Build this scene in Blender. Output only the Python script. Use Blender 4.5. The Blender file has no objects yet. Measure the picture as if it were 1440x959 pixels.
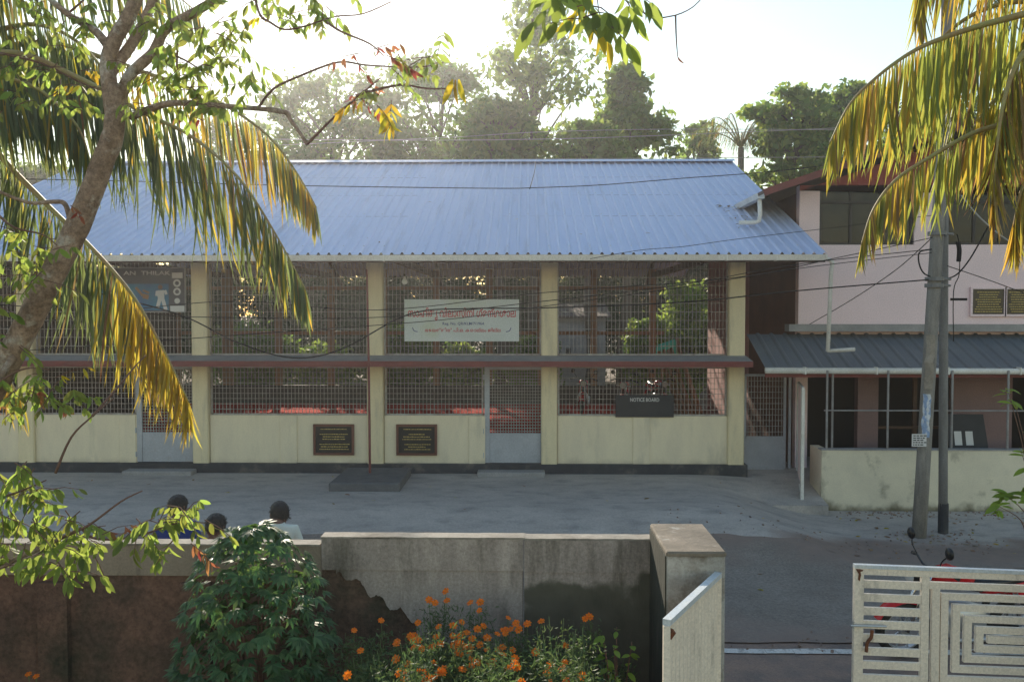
import bpy, math, random
import numpy as np
from mathutils import Vector, Matrix, Euler
R = math.radians
scn = bpy.context.scene
COL = scn.collection
rnd = random.Random(7)

# ------------------------------------------------------------------ camera, sky, sun, exposure
H = 3.2
PITCH, YAW, FPX = 1.885, 1.05, 1200.0
cd = bpy.data.cameras.new('camera'); cam = bpy.data.objects.new('camera', cd); COL.objects.link(cam)
cam.location = (0, 0, H); cam.rotation_euler = (R(90 - PITCH), 0, R(YAW))
cd.sensor_width = 36; cd.lens = 30; cd.clip_end = 2000; cd.clip_start = .05
scn.camera = cam
SUN_EL, SUN_AZ = 21.5, -14.0            # azimuth measured from +Y, positive towards +X
w = bpy.data.worlds.new('World'); scn.world = w; w.use_nodes = True
nt = w.node_tree; bgn = nt.nodes['Background']
sky = nt.nodes.new('ShaderNodeTexSky'); sky.sky_type = 'NISHITA'; sky.sun_disc = False
sky.sun_elevation = R(SUN_EL); sky.sun_rotation = R(SUN_AZ)
sky.air_density = 1.6; sky.dust_density = 0.15; sky.ozone_density = 1.0
nt.links.new(sky.outputs[0], bgn.inputs[0]); bgn.inputs[1].default_value = 0.11
sd = bpy.data.lights.new('sun', 'SUN'); sd.energy = 4.2; sd.angle = R(.53); sd.color = (1, .88, .70)
sun = bpy.data.objects.new('sun', sd); COL.objects.link(sun)
sdir = Vector((math.sin(R(SUN_AZ)) * math.cos(R(SUN_EL)), math.cos(R(SUN_AZ)) * math.cos(R(SUN_EL)), math.sin(R(SUN_EL))))
sun.rotation_euler = sdir.to_track_quat('Z', 'Y').to_euler(); sun.location = (-8, 30, 30)
scn.view_settings.view_transform = 'Standard'; scn.view_settings.look = 'None'
scn.view_settings.exposure = 0.80; scn.view_settings.gamma = 1
scn.render.engine = 'CYCLES'
scn.cycles.use_denoising = True
scn.cycles.max_bounces = 6; scn.cycles.transparent_max_bounces = 8
scn.cycles.volume_bounces = 0

CM = Euler((R(90 - PITCH), 0, R(YAW))).to_matrix()
def ray(px, py): return CM @ Vector(((px - 720) / FPX, -(py - 479.5) / FPX, -1))
def at(px, py, Y):
    d = ray(px, py); t = Y / d.y
    return Vector((0, 0, H)) + d * t
def XX(px, Y): return at(px, 440, Y).x
def ZZ(py, Y): return at(742, py, Y).z

# ------------------------------------------------------------------ materials
MATS = {}
def rgb(c): return (c[0], c[1], c[2], 1)
def mat(name, c1, c2=None, scale=4., rough=.8, bump=0., detail=6, metal=0., lo=.35, hi=.65, c3=None, s3=1.2, lo3=.5, hi3=.7,
        stretch=None, spec=.4, bscale=None, rand=0., grain=.13, gscale=45.):
    m = bpy.data.materials.new(name); m.use_nodes = True; n = m.node_tree.nodes; l = m.node_tree.links
    b = n['Principled BSDF']; b.inputs['Roughness'].default_value = rough; b.inputs['Metallic'].default_value = metal
    b.inputs['Specular IOR Level'].default_value = spec
    b.inputs['Base Color'].default_value = rgb(c1)
    geo = n.new('ShaderNodeNewGeometry'); vec = geo.outputs['Position']
    if stretch:
        mp = n.new('ShaderNodeMapping'); mp.inputs['Scale'].default_value = stretch; l.new(vec, mp.inputs[0]); vec = mp.outputs[0]
    col = None
    def noise(s, d=detail):
        t = n.new('ShaderNodeTexNoise'); t.inputs['Scale'].default_value = s; t.inputs['Detail'].default_value = d
        t.inputs['Roughness'].default_value = .62; l.new(vec, t.inputs['Vector']); return t.outputs['Fac']
    def ramp(f, a, z):
        r = n.new('ShaderNodeMapRange'); r.inputs['From Min'].default_value = a; r.inputs['From Max'].default_value = z
        l.new(f, r.inputs['Value']); return r.outputs['Result']
    def mix(f, a, bb):
        x = n.new('ShaderNodeMix'); x.data_type = 'RGBA'; l.new(f, x.inputs['Factor'])
        if isinstance(a, tuple): x.inputs['A'].default_value = rgb(a)
        else: l.new(a, x.inputs['A'])
        x.inputs['B'].default_value = rgb(bb); return x.outputs['Result']
    if c2:
        col = mix(ramp(noise(scale), lo, hi), tuple(c1), c2)
        if c3: col = mix(ramp(noise(s3, 8), lo3, hi3), col, c3)
    if c2 and grain:
        fg = n.new('ShaderNodeTexNoise'); fg.inputs['Scale'].default_value = gscale; fg.inputs['Detail'].default_value = 5; fg.inputs['Roughness'].default_value = .8; l.new(geo.outputs['Position'], fg.inputs['Vector'])
        gm = n.new('ShaderNodeMapRange'); gm.inputs['From Min'].default_value = .3; gm.inputs['From Max'].default_value = .7; gm.inputs['To Min'].default_value = 1 - grain * 1.6; gm.inputs['To Max'].default_value = 1 + grain * 1.6; l.new(fg.outputs['Fac'], gm.inputs['Value'])
        gh = n.new('ShaderNodeHueSaturation'); l.new(gm.outputs[0], gh.inputs['Value']); l.new(col, gh.inputs['Color']); col = gh.outputs['Color']
    if rand:
        oi = n.new('ShaderNodeObjectInfo'); hs = n.new('ShaderNodeHueSaturation')
        mr = n.new('ShaderNodeMapRange'); mr.inputs['To Min'].default_value = 1 - rand; mr.inputs['To Max'].default_value = 1 + rand
        l.new(oi.outputs['Random'], mr.inputs['Value']); l.new(mr.outputs['Result'], hs.inputs['Value'])
        if col: l.new(col, hs.inputs['Color'])
        else: hs.inputs['Color'].default_value = rgb(c1)
        col = hs.outputs['Color']
    if col: l.new(col, b.inputs['Base Color'])
    if bump:
        bp = n.new('ShaderNodeBump'); bp.inputs['Strength'].default_value = bump; bp.inputs['Distance'].default_value = .02
        l.new(noise(bscale or scale * 4), bp.inputs['Height']); l.new(bp.outputs['Normal'], b.inputs['Normal'])
    MATS[name] = m; return m
def leafmat(name, c, tr, amt=.45, rough=.5, var=.3, hue=.03):
    m = bpy.data.materials.new(name); m.use_nodes = True; n = m.node_tree.nodes; l = m.node_tree.links
    b = n['Principled BSDF']; b.inputs['Roughness'].default_value = rough; b.inputs['Specular IOR Level'].default_value = .35
    t = n.new('ShaderNodeBsdfTranslucent'); mx = n.new('ShaderNodeMixShader'); mx.inputs[0].default_value = amt
    oi = n.new('ShaderNodeObjectInfo'); g = n.new('ShaderNodeNewGeometry')
    ad = n.new('ShaderNodeMath'); ad.operation = 'ADD'; l.new(oi.outputs['Random'], ad.inputs[0]); l.new(g.outputs['Random Per Island'], ad.inputs[1])
    fr = n.new('ShaderNodeMath'); fr.operation = 'FRACT'; l.new(ad.outputs[0], fr.inputs[0])
    for col, dst in ((c, b.inputs['Base Color']), (tr, t.inputs['Color'])):
        hs = n.new('ShaderNodeHueSaturation'); hs.inputs['Color'].default_value = rgb(col)
        m1 = n.new('ShaderNodeMapRange'); m1.inputs['To Min'].default_value = 1 - var; m1.inputs['To Max'].default_value = 1 + var
        m2 = n.new('ShaderNodeMapRange'); m2.inputs['To Min'].default_value = .5 - hue; m2.inputs['To Max'].default_value = .5 + hue
        l.new(fr.outputs[0], m1.inputs['Value']); l.new(g.outputs['Random Per Island'], m2.inputs['Value'])
        l.new(m1.outputs[0], hs.inputs['Value']); l.new(m2.outputs[0], hs.inputs['Hue']); l.new(hs.outputs[0], dst)
    l.new(b.outputs[0], mx.inputs[1]); l.new(t.outputs[0], mx.inputs[2]); l.new(mx.outputs[0], n['Material Output'].inputs['Surface'])
    MATS[name] = m; return m
M = MATS
mat('earth', (.16, .10, .07), (.10, .07, .05), 2, .95, .5)
mat('garden', (.09, .065, .045), (.05, .045, .03), 5, .95, .8)
mat('asphalt', (.215, .185, .16), (.27, .235, .205), 1.3, .9, .35, grain=.25, gscale=30, c3=(.17, .125, .10), s3=.55, lo3=.52, hi3=.72, bscale=60)
mat('courtyard', (.385, .35, .325), (.485, .44, .405), .9, .88, .3, grain=.12, gscale=28, c3=(.27, .255, .245), s3=2.2, lo3=.5, hi3=.75, stretch=(1, 2.2, 1), bscale=50)
mat('shoulder', (.30, .205, .16), (.21, .16, .14), 2.5, .95, .6, c3=(.10, .10, .10), s3=1, bscale=30)
mat('linepaint', (.62, .60, .57), (.25, .22, .2), 9, .8, .1, lo=.5, hi=.66)
mat('cream', (.76, .675, .49), (.69, .61, .455), 2.2, .85, .06, c3=(.46, .42, .33), s3=1.5, lo3=.55, hi3=.8, stretch=(1.6, 1.6, .4), grain=.06)
mat('pillarcream', (.74, .645, .43), (.66, .575, .385), 3, .85, .05, c3=(.48, .43, .32), s3=3, lo3=.56, hi3=.8, stretch=(2, 2, .35), grain=.06)
mat('porchcream', (.72, .66, .51), (.62, .57, .45), 1.8, .88, .08, c3=(.26, .24, .18), s3=1.9, lo3=.58, hi3=.76, grain=.07)
mat('plinth', (.028, .032, .042), (.05, .053, .06), 3, .7, .1, c3=(.14, .125, .11), s3=3, lo3=.55, hi3=.75)
mat('roofblue', (.54, .60, .80), (.48, .56, .77), 1.4, .55, .02, spec=.3, rand=.04, c3=(.40, .45, .60), s3=2.2, lo3=.54, hi3=.78, stretch=(2.5, .22, .22), grain=.05)
mat('roofdark', (.13, .15, .18), (.16, .18, .20), 1.5, .5, .05, rand=.06)
mat('undersheet', (.10, .10, .11), None, 1, .7)
mat('white_pvc', (.74, .73, .70), (.62, .60, .56), 3, .45, .03)
mat('gutter', (.80, .77, .72), (.66, .62, .57), 2.5, .5, .04)
mat('baseslab', (.10, .105, .115), (.14, .14, .145), 4, .85, .2, c3=(.20, .195, .19), s3=3, lo3=.55, hi3=.75)
mat('slabgrey', (.25, .25, .25), (.33, .32, .32), 3, .85, .15)
mat('maroon', (.20, .055, .05), (.15, .05, .045), 3, .75, .05)
mat('redfascia', (.32, .055, .045), (.26, .05, .04), 2, .6, .03)
mat('grillpaint', (.40, .39, .37), (.28, .24, .22), 8, .5, .0)
mat('doorgrey', (.40, .42, .46), (.33, .35, .39), 2.5, .5, .05, c3=(.28, .26, .25), s3=4, lo3=.62, hi3=.8)
mat('redfloor', (.52, .05, .035), (.42, .045, .035), 2, .95, .05, spec=.03)
mat('darkwall', (.10, .085, .075), (.07, .06, .055), 2, .9, .1)
mat('wood', (.33, .19, .095), (.24, .13, .065), 3, .7, .15, stretch=(6, 6, .6))
mat('darkwood', (.10, .055, .035), (.07, .04, .028), 3, .7, .15)
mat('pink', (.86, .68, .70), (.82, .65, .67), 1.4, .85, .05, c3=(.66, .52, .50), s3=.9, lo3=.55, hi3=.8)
mat('brownwall_shaded', (.17, .085, .065), (.13, .07, .055), 2, .9, .25)  # brown of the side wall with its shade put into the colour
mat('pinkwarm_sunlit', (.46, .26, .25), (.40, .23, .23), 2, .9, .2)  # pinker tone, sunlight on the wall put into the colour
mat('porchpink_shaded', (.26, .17, .17), (.22, .15, .155), 2, .9, .1)  # pink darkened, shade under the porch roof put into the colour
mat('poststeel', (.30, .30, .31), (.22, .21, .21), 5, .5)
mat('glass', (.012, .014, .016), (.03, .03, .026), 1.2, .12, .25, spec=.22, bscale=2.5)
mat('windowframe', (.025, .022, .022), None, 1, .5)
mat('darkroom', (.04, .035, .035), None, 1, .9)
mat('rooftile', (.13, .09, .08), (.09, .07, .065), 5, .9, .2)
mat('plaster', (.43, .37, .335), (.29, .245, .22), 2.2, .92, .35, c3=(.12, .105, .085), s3=1.9, lo3=.5, hi3=.68, stretch=(2.2, 2.2, .4), bscale=25, grain=.2)
mat('plaster_r', (.43, .37, .335), (.29, .245, .22), 2.2, .92, .35, c3=(.12, .105, .085), s3=1.9, lo3=.5, hi3=.68, stretch=(2.2, 2.2, .4), bscale=25, grain=.2)
mat('plaster_moss', (.20, .18, .145), (.075, .074, .055), 3.4, .95, .5, c3=(.30, .265, .22), s3=2.1, lo3=.54, hi3=.7, bscale=25, stretch=(1.5, 1.5, .7), grain=.25)
mat('laterite', (.19, .105, .075), (.105, .065, .05), 3, .97, .9, grain=.3, gscale=22, c3=(.05, .045, .03), s3=1.2, lo3=.5, hi3=.7, bscale=14)
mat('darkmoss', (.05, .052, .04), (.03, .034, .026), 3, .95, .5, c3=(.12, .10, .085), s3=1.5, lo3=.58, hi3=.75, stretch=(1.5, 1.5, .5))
mat('band', (.33, .27, .21), (.25, .20, .155), 1.6, .9, .2, c3=(.12, .10, .08), s3=2.5, lo3=.55, hi3=.75, stretch=(2, 2, .5))
mat('coping', (.34, .31, .27), (.22, .195, .165), 4, .9, .3, c3=(.10, .09, .075), s3=3, lo3=.52, hi3=.7)
mat('pilcap', (.24, .20, .16), (.16, .135, .105), 4, .92, .4, c3=(.42, .40, .36), s3=5, lo3=.62, hi3=.72)
mat('whitewash', (.50, .50, .49), (.30, .28, .25), 2.3, .9, .3, c3=(.11, .08, .055), s3=1.5, lo3=.5, hi3=.6)
mat('gatepaint', (.84, .74, .62), (.74, .65, .55), 3, .6, .05, c3=(.22, .20, .18), s3=3.5, lo3=.60, hi3=.74, stretch=(1, 1, .35))
mat('gaterail', (.50, .56, .63), (.62, .64, .64), 5, .4, .03)
mat('rust', (.20, .07, .03), (.12, .05, .03), 20, .9, .3)
mat('concrete_pole', (.26, .25, .235), (.18, .17, .16), 4, .9, .3, stretch=(2, 2, .4), c3=(.33, .31, .28), s3=3)
mat('steel_pole', (.20, .20, .205), (.15, .15, .15), 5, .6, .1, stretch=(2, 2, .4))
mat('cable', (.02, .02, .022), None, 1, .9, spec=.05)
mat('palecable', (.35, .33, .31), None, 1, .6)
mat('bark', (.42, .30, .22), (.20, .135, .095), 9, .95, 1.0, grain=.3, gscale=40, c3=(.50, .44, .37), s3=8, lo3=.55, hi3=.66, bscale=30, stretch=(1, 1, .8))
mat('barkdark', (.12, .09, .07), (.08, .06, .05), 6, .95, .6)
mat('twig', (.20, .11, .08), (.14, .08, .06), 6, .9)
mat('palmtrunk', (.24, .21, .18), (.15, .13, .11), 6, .95, .6, stretch=(1, 1, 4))
mat('rachis', (.30, .29, .10), (.33, .22, .10), 6, .6)
mat('stemgreen', (.10, .15, .05), None, 1, .6)
mat('plaquestone', (.018, .02, .02), (.03, .03, .03), 8, .25)
mat('plaqueframe', (.15, .055, .035), (.11, .04, .03), 6, .5)
mat('gold', (.55, .42, .12), None, 1, .5)
mat('board', (.62, .66, .66), (.55, .60, .58), 1.5, .6, c3=(.52, .56, .40), s3=.8, lo3=.5, hi3=.75)
mat('redpaint', (.50, .04, .05), None, 1, .6)
mat('bluepaint', (.08, .10, .25), None, 1, .6)
mat('blackboard', (.022, .024, .030), (.032, .034, .04), 4, .6)
mat('chalk', (.62, .62, .62), None, 1, .8)
mat('posterdark', (.05, .05, .075), None, 1, .5)
mat('posterblue', (.03, .11, .26), (.03, .19, .30), 2.5, .5)
mat('paper', (.62, .62, .63), None, 1, .7)
mat('skin', (.20, .105, .07), (.17, .09, .06), 12, .55)
mat('hair', (.014, .011, .01), (.03, .025, .022), 60, .55)
mat('shirt_white', (.66, .70, .64), None, 1, .85)
mat('shirt_blue', (.03, .06, .26), None, 1, .85)
mat('shirt_pink', (.55, .32, .42), (.62, .52, .58), 40, .85)
mat('trousers', (.06, .055, .05), None, 1, .9)
mat('rubber', (.02, .02, .02), None, 1, .7)
mat('chrome', (.6, .6, .62), None, 1, .2, metal=1)
mat('bikered', (.55, .015, .02), None, 1, .25)
mat('bikeblack', (.015, .015, .017), None, 1, .3)
mat('bikesilver', (.45, .46, .48), None, 1, .35, metal=.6)
mat('lamplens', (.6, .6, .58), None, 1, .1)
mat('bulbglass', (.8, .8, .78), None, 1, .2)
mat('greensheet', (.03, .35, .22), None, 1, .5)
mat('signpaper', (.60, .64, .70), (.25, .35, .55), 14, .7, stretch=(1, 1, .4), lo=.48, hi=.55)
def edge_dirt(name, expr, soft=.5, amp=2.6, ns=.9, ca=(.30, .215, .175), cb=(.19, .155, .14)):
    """mix road dust into a ground material where expr(x, y nodes) falls below zero, along a ragged edge"""
    m = M[name]; n = m.node_tree.nodes; l = m.node_tree.links; b = n['Principled BSDF']; old = b.inputs['Base Color'].links[0].from_socket
    g = n.new('ShaderNodeNewGeometry'); sp = n.new('ShaderNodeSeparateXYZ'); l.new(g.outputs['Position'], sp.inputs[0])
    nz = n.new('ShaderNodeTexNoise'); nz.inputs['Scale'].default_value = ns; nz.inputs['Detail'].default_value = 8; l.new(g.outputs['Position'], nz.inputs['Vector'])
    def mth(op, a, c):
        q = n.new('ShaderNodeMath'); q.operation = op
        for i, v in enumerate((a, c)):
            if isinstance(v, (int, float)): q.inputs[i].default_value = v
            elif v is not None: l.new(v, q.inputs[i])
        return q.outputs[0]
    d = mth('ADD', expr(sp.outputs[0], sp.outputs[1], mth, n, l) if amp > 2 else expr(sp.outputs[0], sp.outputs[2], mth, n, l), mth('MULTIPLY', mth('SUBTRACT', nz.outputs['Fac'], .5), amp))
    mr = n.new('ShaderNodeMapRange'); mr.interpolation_type = 'SMOOTHSTEP'; mr.inputs['From Min'].default_value = -soft; mr.inputs['From Max'].default_value = soft; l.new(d, mr.inputs['Value'])
    n2 = n.new('ShaderNodeTexNoise'); n2.inputs['Scale'].default_value = 5; n2.inputs['Detail'].default_value = 8; l.new(g.outputs['Position'], n2.inputs['Vector'])
    dm = n.new('ShaderNodeMix'); dm.data_type = 'RGBA'; dm.inputs['A'].default_value = rgb(ca); dm.inputs['B'].default_value = rgb(cb); l.new(n2.outputs['Fac'], dm.inputs['Factor'])
    mx = n.new('ShaderNodeMix'); mx.data_type = 'RGBA'; l.new(mr.outputs[0], mx.inputs['Factor']); l.new(dm.outputs['Result'], mx.inputs['A']); l.new(old, mx.inputs['B']); l.new(mx.outputs['Result'], b.inputs['Base Color'])
def court_expr(x, y, mth, n, l):
    mr = n.new('ShaderNodeMapRange'); mr.interpolation_type = 'SMOOTHSTEP'; mr.inputs['From Min'].default_value = 1.5; mr.inputs['From Max'].default_value = 5.5; mr.inputs['To Min'].default_value = 11.0; mr.inputs['To Max'].default_value = 13.75; l.new(x, mr.inputs['Value'])
    return mth('SUBTRACT', y, mr.outputs[0])
edge_dirt('courtyard', court_expr, .45)
edge_dirt('plaster_r', lambda x, z, mth, n, l: mth('SUBTRACT', z, mth('ADD', .86, mth('MULTIPLY', x, .22))), .10, 1.5, 2.6, (.15, .138, .105), (.05, .05, .036))
edge_dirt('plaster', lambda x, z, mth, n, l: mth('SUBTRACT', z, .42), .25, 1.2, 2.2, (.20, .17, .14), (.10, .09, .07))
edge_dirt('porchcream', lambda x, z, mth, n, l: mth('SUBTRACT', z, -.34), .10, .5, 3.2, (.22, .19, .13), (.09, .085, .05))
edge_dirt('cream', lambda x, z, mth, n, l: mth('SUBTRACT', z, .24), .14, .5, 2.6, (.50, .44, .33), (.36, .32, .25))
edge_dirt('asphalt', lambda x, y, mth, n, l: mth('SUBTRACT', 1.35, mth('ABSOLUTE', mth('SUBTRACT', y, 11.0), None)), .5)
leafmat('leaf', (.12, .175, .045), (.44, .53, .10), .55)
leafmat('leaf_red', (.28, .10, .05), (.52, .18, .09), .5)
leafmat('leaf_yellow', (.42, .33, .03), (.75, .58, .04), .5)
leafmat('palm', (.10, .13, .075), (.26, .31, .10), .42, .5)
leafmat('palm_lime', (.14, .17, .055), (.46, .50, .09), .48, .45)
leafmat('palm_yellow', (.34, .26, .05), (.66, .48, .07), .5, .5)
leafmat('palm_dry', (.25, .16, .08), (.36, .22, .10), .4, .7)
leafmat('shrub', (.065, .13, .055), (.16, .28, .06), .3, .45, var=.4)
leafmat('cosmos', (.085, .135, .06), (.17, .25, .07), .3, .6)
leafmat('petal', (.96, .20, .008), (.96, .23, .01), .4, .6, var=.15, hue=.014)
leafmat('yellowgreen', (.20, .30, .04), (.45, .55, .06), .45)
leafmat('far', (.06, .105, .03), (.24, .36, .06), .45, .6, var=.35)
leafmat('hedge', (.035, .055, .022), (.07, .10, .03), .25, .6, var=.35)
leafmat('far2', (.08, .13, .035), (.32, .44, .08), .5, .6, var=.35)

# ------------------------------------------------------------------ builders
class MB:
    def __init__(s): s.v = []; s.f = []; s.mi = []; s.cur = 0
    def add(s, vs, fs):
        o = len(s.v); s.v += [tuple(x) for x in vs]; s.f += [tuple(i + o for i in f) for f in fs]; s.mi += [s.cur] * len(fs); return s
    def box(s, x0, x1, y0, y1, z0, z1, m=None):
        vs = [(x, y, z) for x in (x0, x1) for y in (y0, y1) for z in (z0, z1)]
        if m is not None: vs = [m @ Vector(v) for v in vs]
        return s.add(vs, [(0, 1, 3, 2), (4, 6, 7, 5), (0, 4, 5, 1), (2, 3, 7, 6), (0, 2, 6, 4), (1, 5, 7, 3)])
    def bev(s, x0, x1, y0, y1, z0, z1, b=.01, m=None):   # box with chamfered vertical and top edges
        vs = []; 
        for z, i in ((z0, 0), (z1 - b, 0), (z1, b)):
            for (x, y) in ((x0 + i, y0 + b + 0), (x0 + b, y0 + i), (x1 - b, y0 + i), (x1 - i, y0 + b), (x1 - i, y1 - b), (x1 - b, y1 - i), (x0 + b, y1 - i), (x0 + i, y1 - b)):
                vs.append((x, y, z))
        if m is not None: vs = [m @ Vector(v) for v in vs]
        fs = [tuple(range(7, -1, -1)), tuple(range(16, 24))]
        for k in (0, 8):
            for i in range(8): fs.append((k + i, k + (i + 1) % 8, k + 8 + (i + 1) % 8, k + 8 + i))
        return s.add(vs, fs)
    def bar(s, a, b, w, d=None, up=(0, 0, 1)):
        a = Vector(a); b = Vector(b); d = d or w; t = (b - a).normalized(); u = Vector(up)
        if abs(t.dot(u)) > .95: u = Vector((0, 1, 0))
        r = t.cross(u).normalized(); q = r.cross(t)
        vs = [p + r * (i * w / 2) + q * (j * d / 2) for p in (a, b) for (i, j) in ((-1, -1), (1, -1), (1, 1), (-1, 1))]
        return s.add(vs, [(3, 2, 1, 0), (4, 5, 6, 7), (0, 1, 5, 4), (1, 2, 6, 5), (2, 3, 7, 6), (3, 0, 4, 7)])
    def tube(s, pts, rad, n=8, jit=0., cap=True):
        pts = [Vector(p) for p in pts]; vs = []; fs = []
        if not hasattr(rad, '__len__'): rad = [rad] * len(pts)
        u = None
        for i, p in enumerate(pts):
            t = (pts[min(i + 1, len(pts) - 1)] - pts[max(i - 1, 0)]).normalized()
            if u is None: u = t.orthogonal().normalized()
            u = (u - t * u.dot(t)); u = u.normalized() if u.length > 1e-6 else t.orthogonal().normalized()
            q = t.cross(u)
            for k in range(n):
                a = 2 * math.pi * k / n; rr = rad[i] * (1 + jit * (rnd.random() - .5))
                vs.append(p + (u * math.cos(a) + q * math.sin(a)) * rr)
        for i in range(len(pts) - 1):
            for k in range(n): fs.append((i * n + k, i * n + (k + 1) % n, (i + 1) * n + (k + 1) % n, (i + 1) * n + k))
        if cap: fs += [tuple(range(n - 1, -1, -1)), tuple((len(pts) - 1) * n + k for k in range(n))]
        return s.add(vs, fs)
    def lathe(s, c, prof, n=16, axis='Z'):
        vs = []; fs = []; c = Vector(c)
        for (r, h) in prof:
            for k in range(n):
                a = 2 * math.pi * k / n; x, y = r * math.cos(a), r * math.sin(a)
                vs.append(c + (Vector((x, y, h)) if axis == 'Z' else Vector((x, h, y)) if axis == 'Y' else Vector((h, x, y))))
        for i in range(len(prof) - 1):
            for k in range(n): fs.append((i * n + k, i * n + (k + 1) % n, (i + 1) * n + (k + 1) % n, (i + 1) * n + k))
        return s.add(vs, fs)
    def mesh(s, name, smooth=False):
        me = bpy.data.meshes.new(name); me.from_pydata(s.v, [], s.f); me.polygons.foreach_set('material_index', s.mi)
        if smooth: me.polygons.foreach_set('use_smooth', [True] * len(s.f))
        me.update(); return me
WO = {}
def thing(name, label, cat, loc=(0, 0, 0), group=None):
    o = bpy.data.objects.new(name, None); COL.objects.link(o); o.location = loc; o.empty_display_size = .1
    o['label'] = label; o['category'] = cat
    if group: o['group'] = group
    WO[o.name] = Vector(loc); return o
def obj(name, mb, m, parent=None, smooth=False, kind=None, label=None, cat=None, group=None):
    me = mb.mesh(name, smooth) if isinstance(mb, MB) else mb
    for x in (m if isinstance(m, (list, tuple)) else [m]): me.materials.append(M[x] if isinstance(x, str) else x)
    o = bpy.data.objects.new(name, me); COL.objects.link(o)
    if parent: o.parent = parent; o.location = -WO[parent.name]
    WO[o.name] = Vector((0, 0, 0))
    if kind: o['kind'] = kind
    if label: o['label'] = label
    if cat: o['category'] = cat
    if group: o['group'] = group
    return o
def inst(name, me, parent, mtx):
    o = bpy.data.objects.new(name, me); COL.objects.link(o); o.parent = parent
    o.matrix_local = Matrix.Translation(-WO[parent.name]) @ mtx
    WO[o.name] = Vector(mtx.translation); return o
def box(name, m, parent, *a, **k): return obj(name, MB().box(*a), m, parent, **k)
def frame_mtx(loc, x, zhint, s=1.):                       # x axis along x, z near zhint
    x = Vector(x).normalized(); z = Vector(zhint); y = z.cross(x)
    if y.length < 1e-4: y = x.orthogonal()
    y.normalize(); z = x.cross(y)
    return Matrix.Translation(loc) @ Matrix((x, y, z)).transposed().to_4x4() @ Matrix.Scale(s, 4)
def smooth_path(pts, n=6):
    pts = [Vector(p) for p in pts]; out = []
    for i in range(len(pts) - 1):
        p0, p1, p2, p3 = pts[max(i - 1, 0)], pts[i], pts[i + 1], pts[min(i + 2, len(pts) - 1)]
        for k in range(n):
            t = k / n
            out.append(.5 * ((2 * p1) + (p2 - p0) * t + (2 * p0 - 5 * p1 + 4 * p2 - p3) * t * t + (3 * p1 - p0 - 3 * p2 + p3) * t ** 3))
    out.append(pts[-1]); return out
def cloud_mesh(name, P, S, rng, aspect=.55, flat=.0):
    """many small rhombic leaves at points P with sizes S"""
    n = len(P); a = rng.normal(size=(n, 3)); a[:, 2] -= flat; a /= np.linalg.norm(a, axis=1)[:, None]
    b = rng.normal(size=(n, 3)); b -= a * np.sum(a * b, 1)[:, None]; b /= np.linalg.norm(b, axis=1)[:, None]
    c = np.cross(a, b); S = np.asarray(S)[:, None]
    v = np.stack([P - a * S * .5, P + b * S * .5 * aspect + c * S * .08, P + a * S * .5, P - b * S * .5 * aspect + c * S * .08], 1).reshape(-1, 3)
    me = bpy.data.meshes.new(name); me.vertices.add(4 * n); me.loops.add(4 * n); me.polygons.add(n)
    me.vertices.foreach_set('co', v.astype(np.float32).ravel()); me.loops.foreach_set('vertex_index', np.arange(4 * n, dtype=np.int32))
    me.polygons.foreach_set('loop_start', np.arange(0, 4 * n, 4, dtype=np.int32)); me.polygons.foreach_set('loop_total', np.full(n, 4, dtype=np.int32))
    me.update(calc_edges=True); return me
def text_mesh(s, size, cx, y, cz, width=None, name='lettering', extr=.001):
    cu = bpy.data.curves.new(name, 'FONT'); cu.body = s; cu.size = size; cu.align_x = 'CENTER'; cu.align_y = 'CENTER'; cu.offset = .012 * size; cu.extrude = extr; cu.resolution_u = 2
    o = bpy.data.objects.new(name, cu); COL.objects.link(o); dg = bpy.context.evaluated_depsgraph_get()
    me = bpy.data.meshes.new_from_object(o.evaluated_get(dg)); bpy.data.objects.remove(o)
    if not len(me.vertices): return me
    xs = [v.co.x for v in me.vertices]; k = 1 if width is None else width / (max(xs) - min(xs)); mid = (max(xs) + min(xs)) / 2
    for v in me.vertices: v.co = Vector((cx + (v.co.x - mid) * k, y - v.co.z, cz + v.co.y))
    me.materials.clear(); return me

# ------------------------------------------------------------------ ground
def sst(t): t = max(0., min(1., t)); return t * t * (3 - 2 * t)
ROADZ = -.42
def gz(x, y):
    a = (x - 2.9) / 2.4 * max(0., min(1., (17.0 - y) / 1.6)); b = (13.8 - y) / 2.3
    return .08 - (.08 - ROADZ) * sst(max(min(a, 1.), b))
def sheet(name, m, x0, x1, y0, y1, nx, ny, dz, kind='structure', jag=0.):
    mb = MB(); g = random.Random(len(name))
    for j in range(ny + 1):
        for i in range(nx + 1):
            x = x0 + (x1 - x0) * i / nx; y = y0 + (y1 - y0) * j / ny
            if jag and j in (0, ny): y += jag * (.5 * math.sin(x * 1.7 + j) + .35 * math.sin(x * 4.3 + 2) + .25 * g.uniform(-1, 1))
            mb.v.append((x, y, gz(x, y) + dz))
    for j in range(ny):
        for i in range(nx): mb.f.append((j * (nx + 1) + i, j * (nx + 1) + i + 1, (j + 1) * (nx + 1) + i + 1, (j + 1) * (nx + 1) + i)); mb.mi.append(0)
    return obj(name, mb, m, None, True, kind=kind)
g = MB(); g.add([(-400, -300, ROADZ - .06), (400, -300, ROADZ - .06), (400, 900, ROADZ - .06), (-400, 900, ROADZ - .06)], [(0, 1, 2, 3)])
obj('ground', g, 'earth', kind='structure')
sheet('courtyard', 'courtyard', -16, 14, 12.4, 18.6, 160, 52, .004, jag=.0)
sheet('road_shoulder', 'shoulder', -40, 40, 7.0, 12.5, 240, 30, -.010, jag=.0)
sheet('road', 'asphalt', -40, 40, 9.35, 12.75, 320, 10, .006, jag=.08)
ln = MB(); g = random.Random(3)
x = -20.
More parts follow.
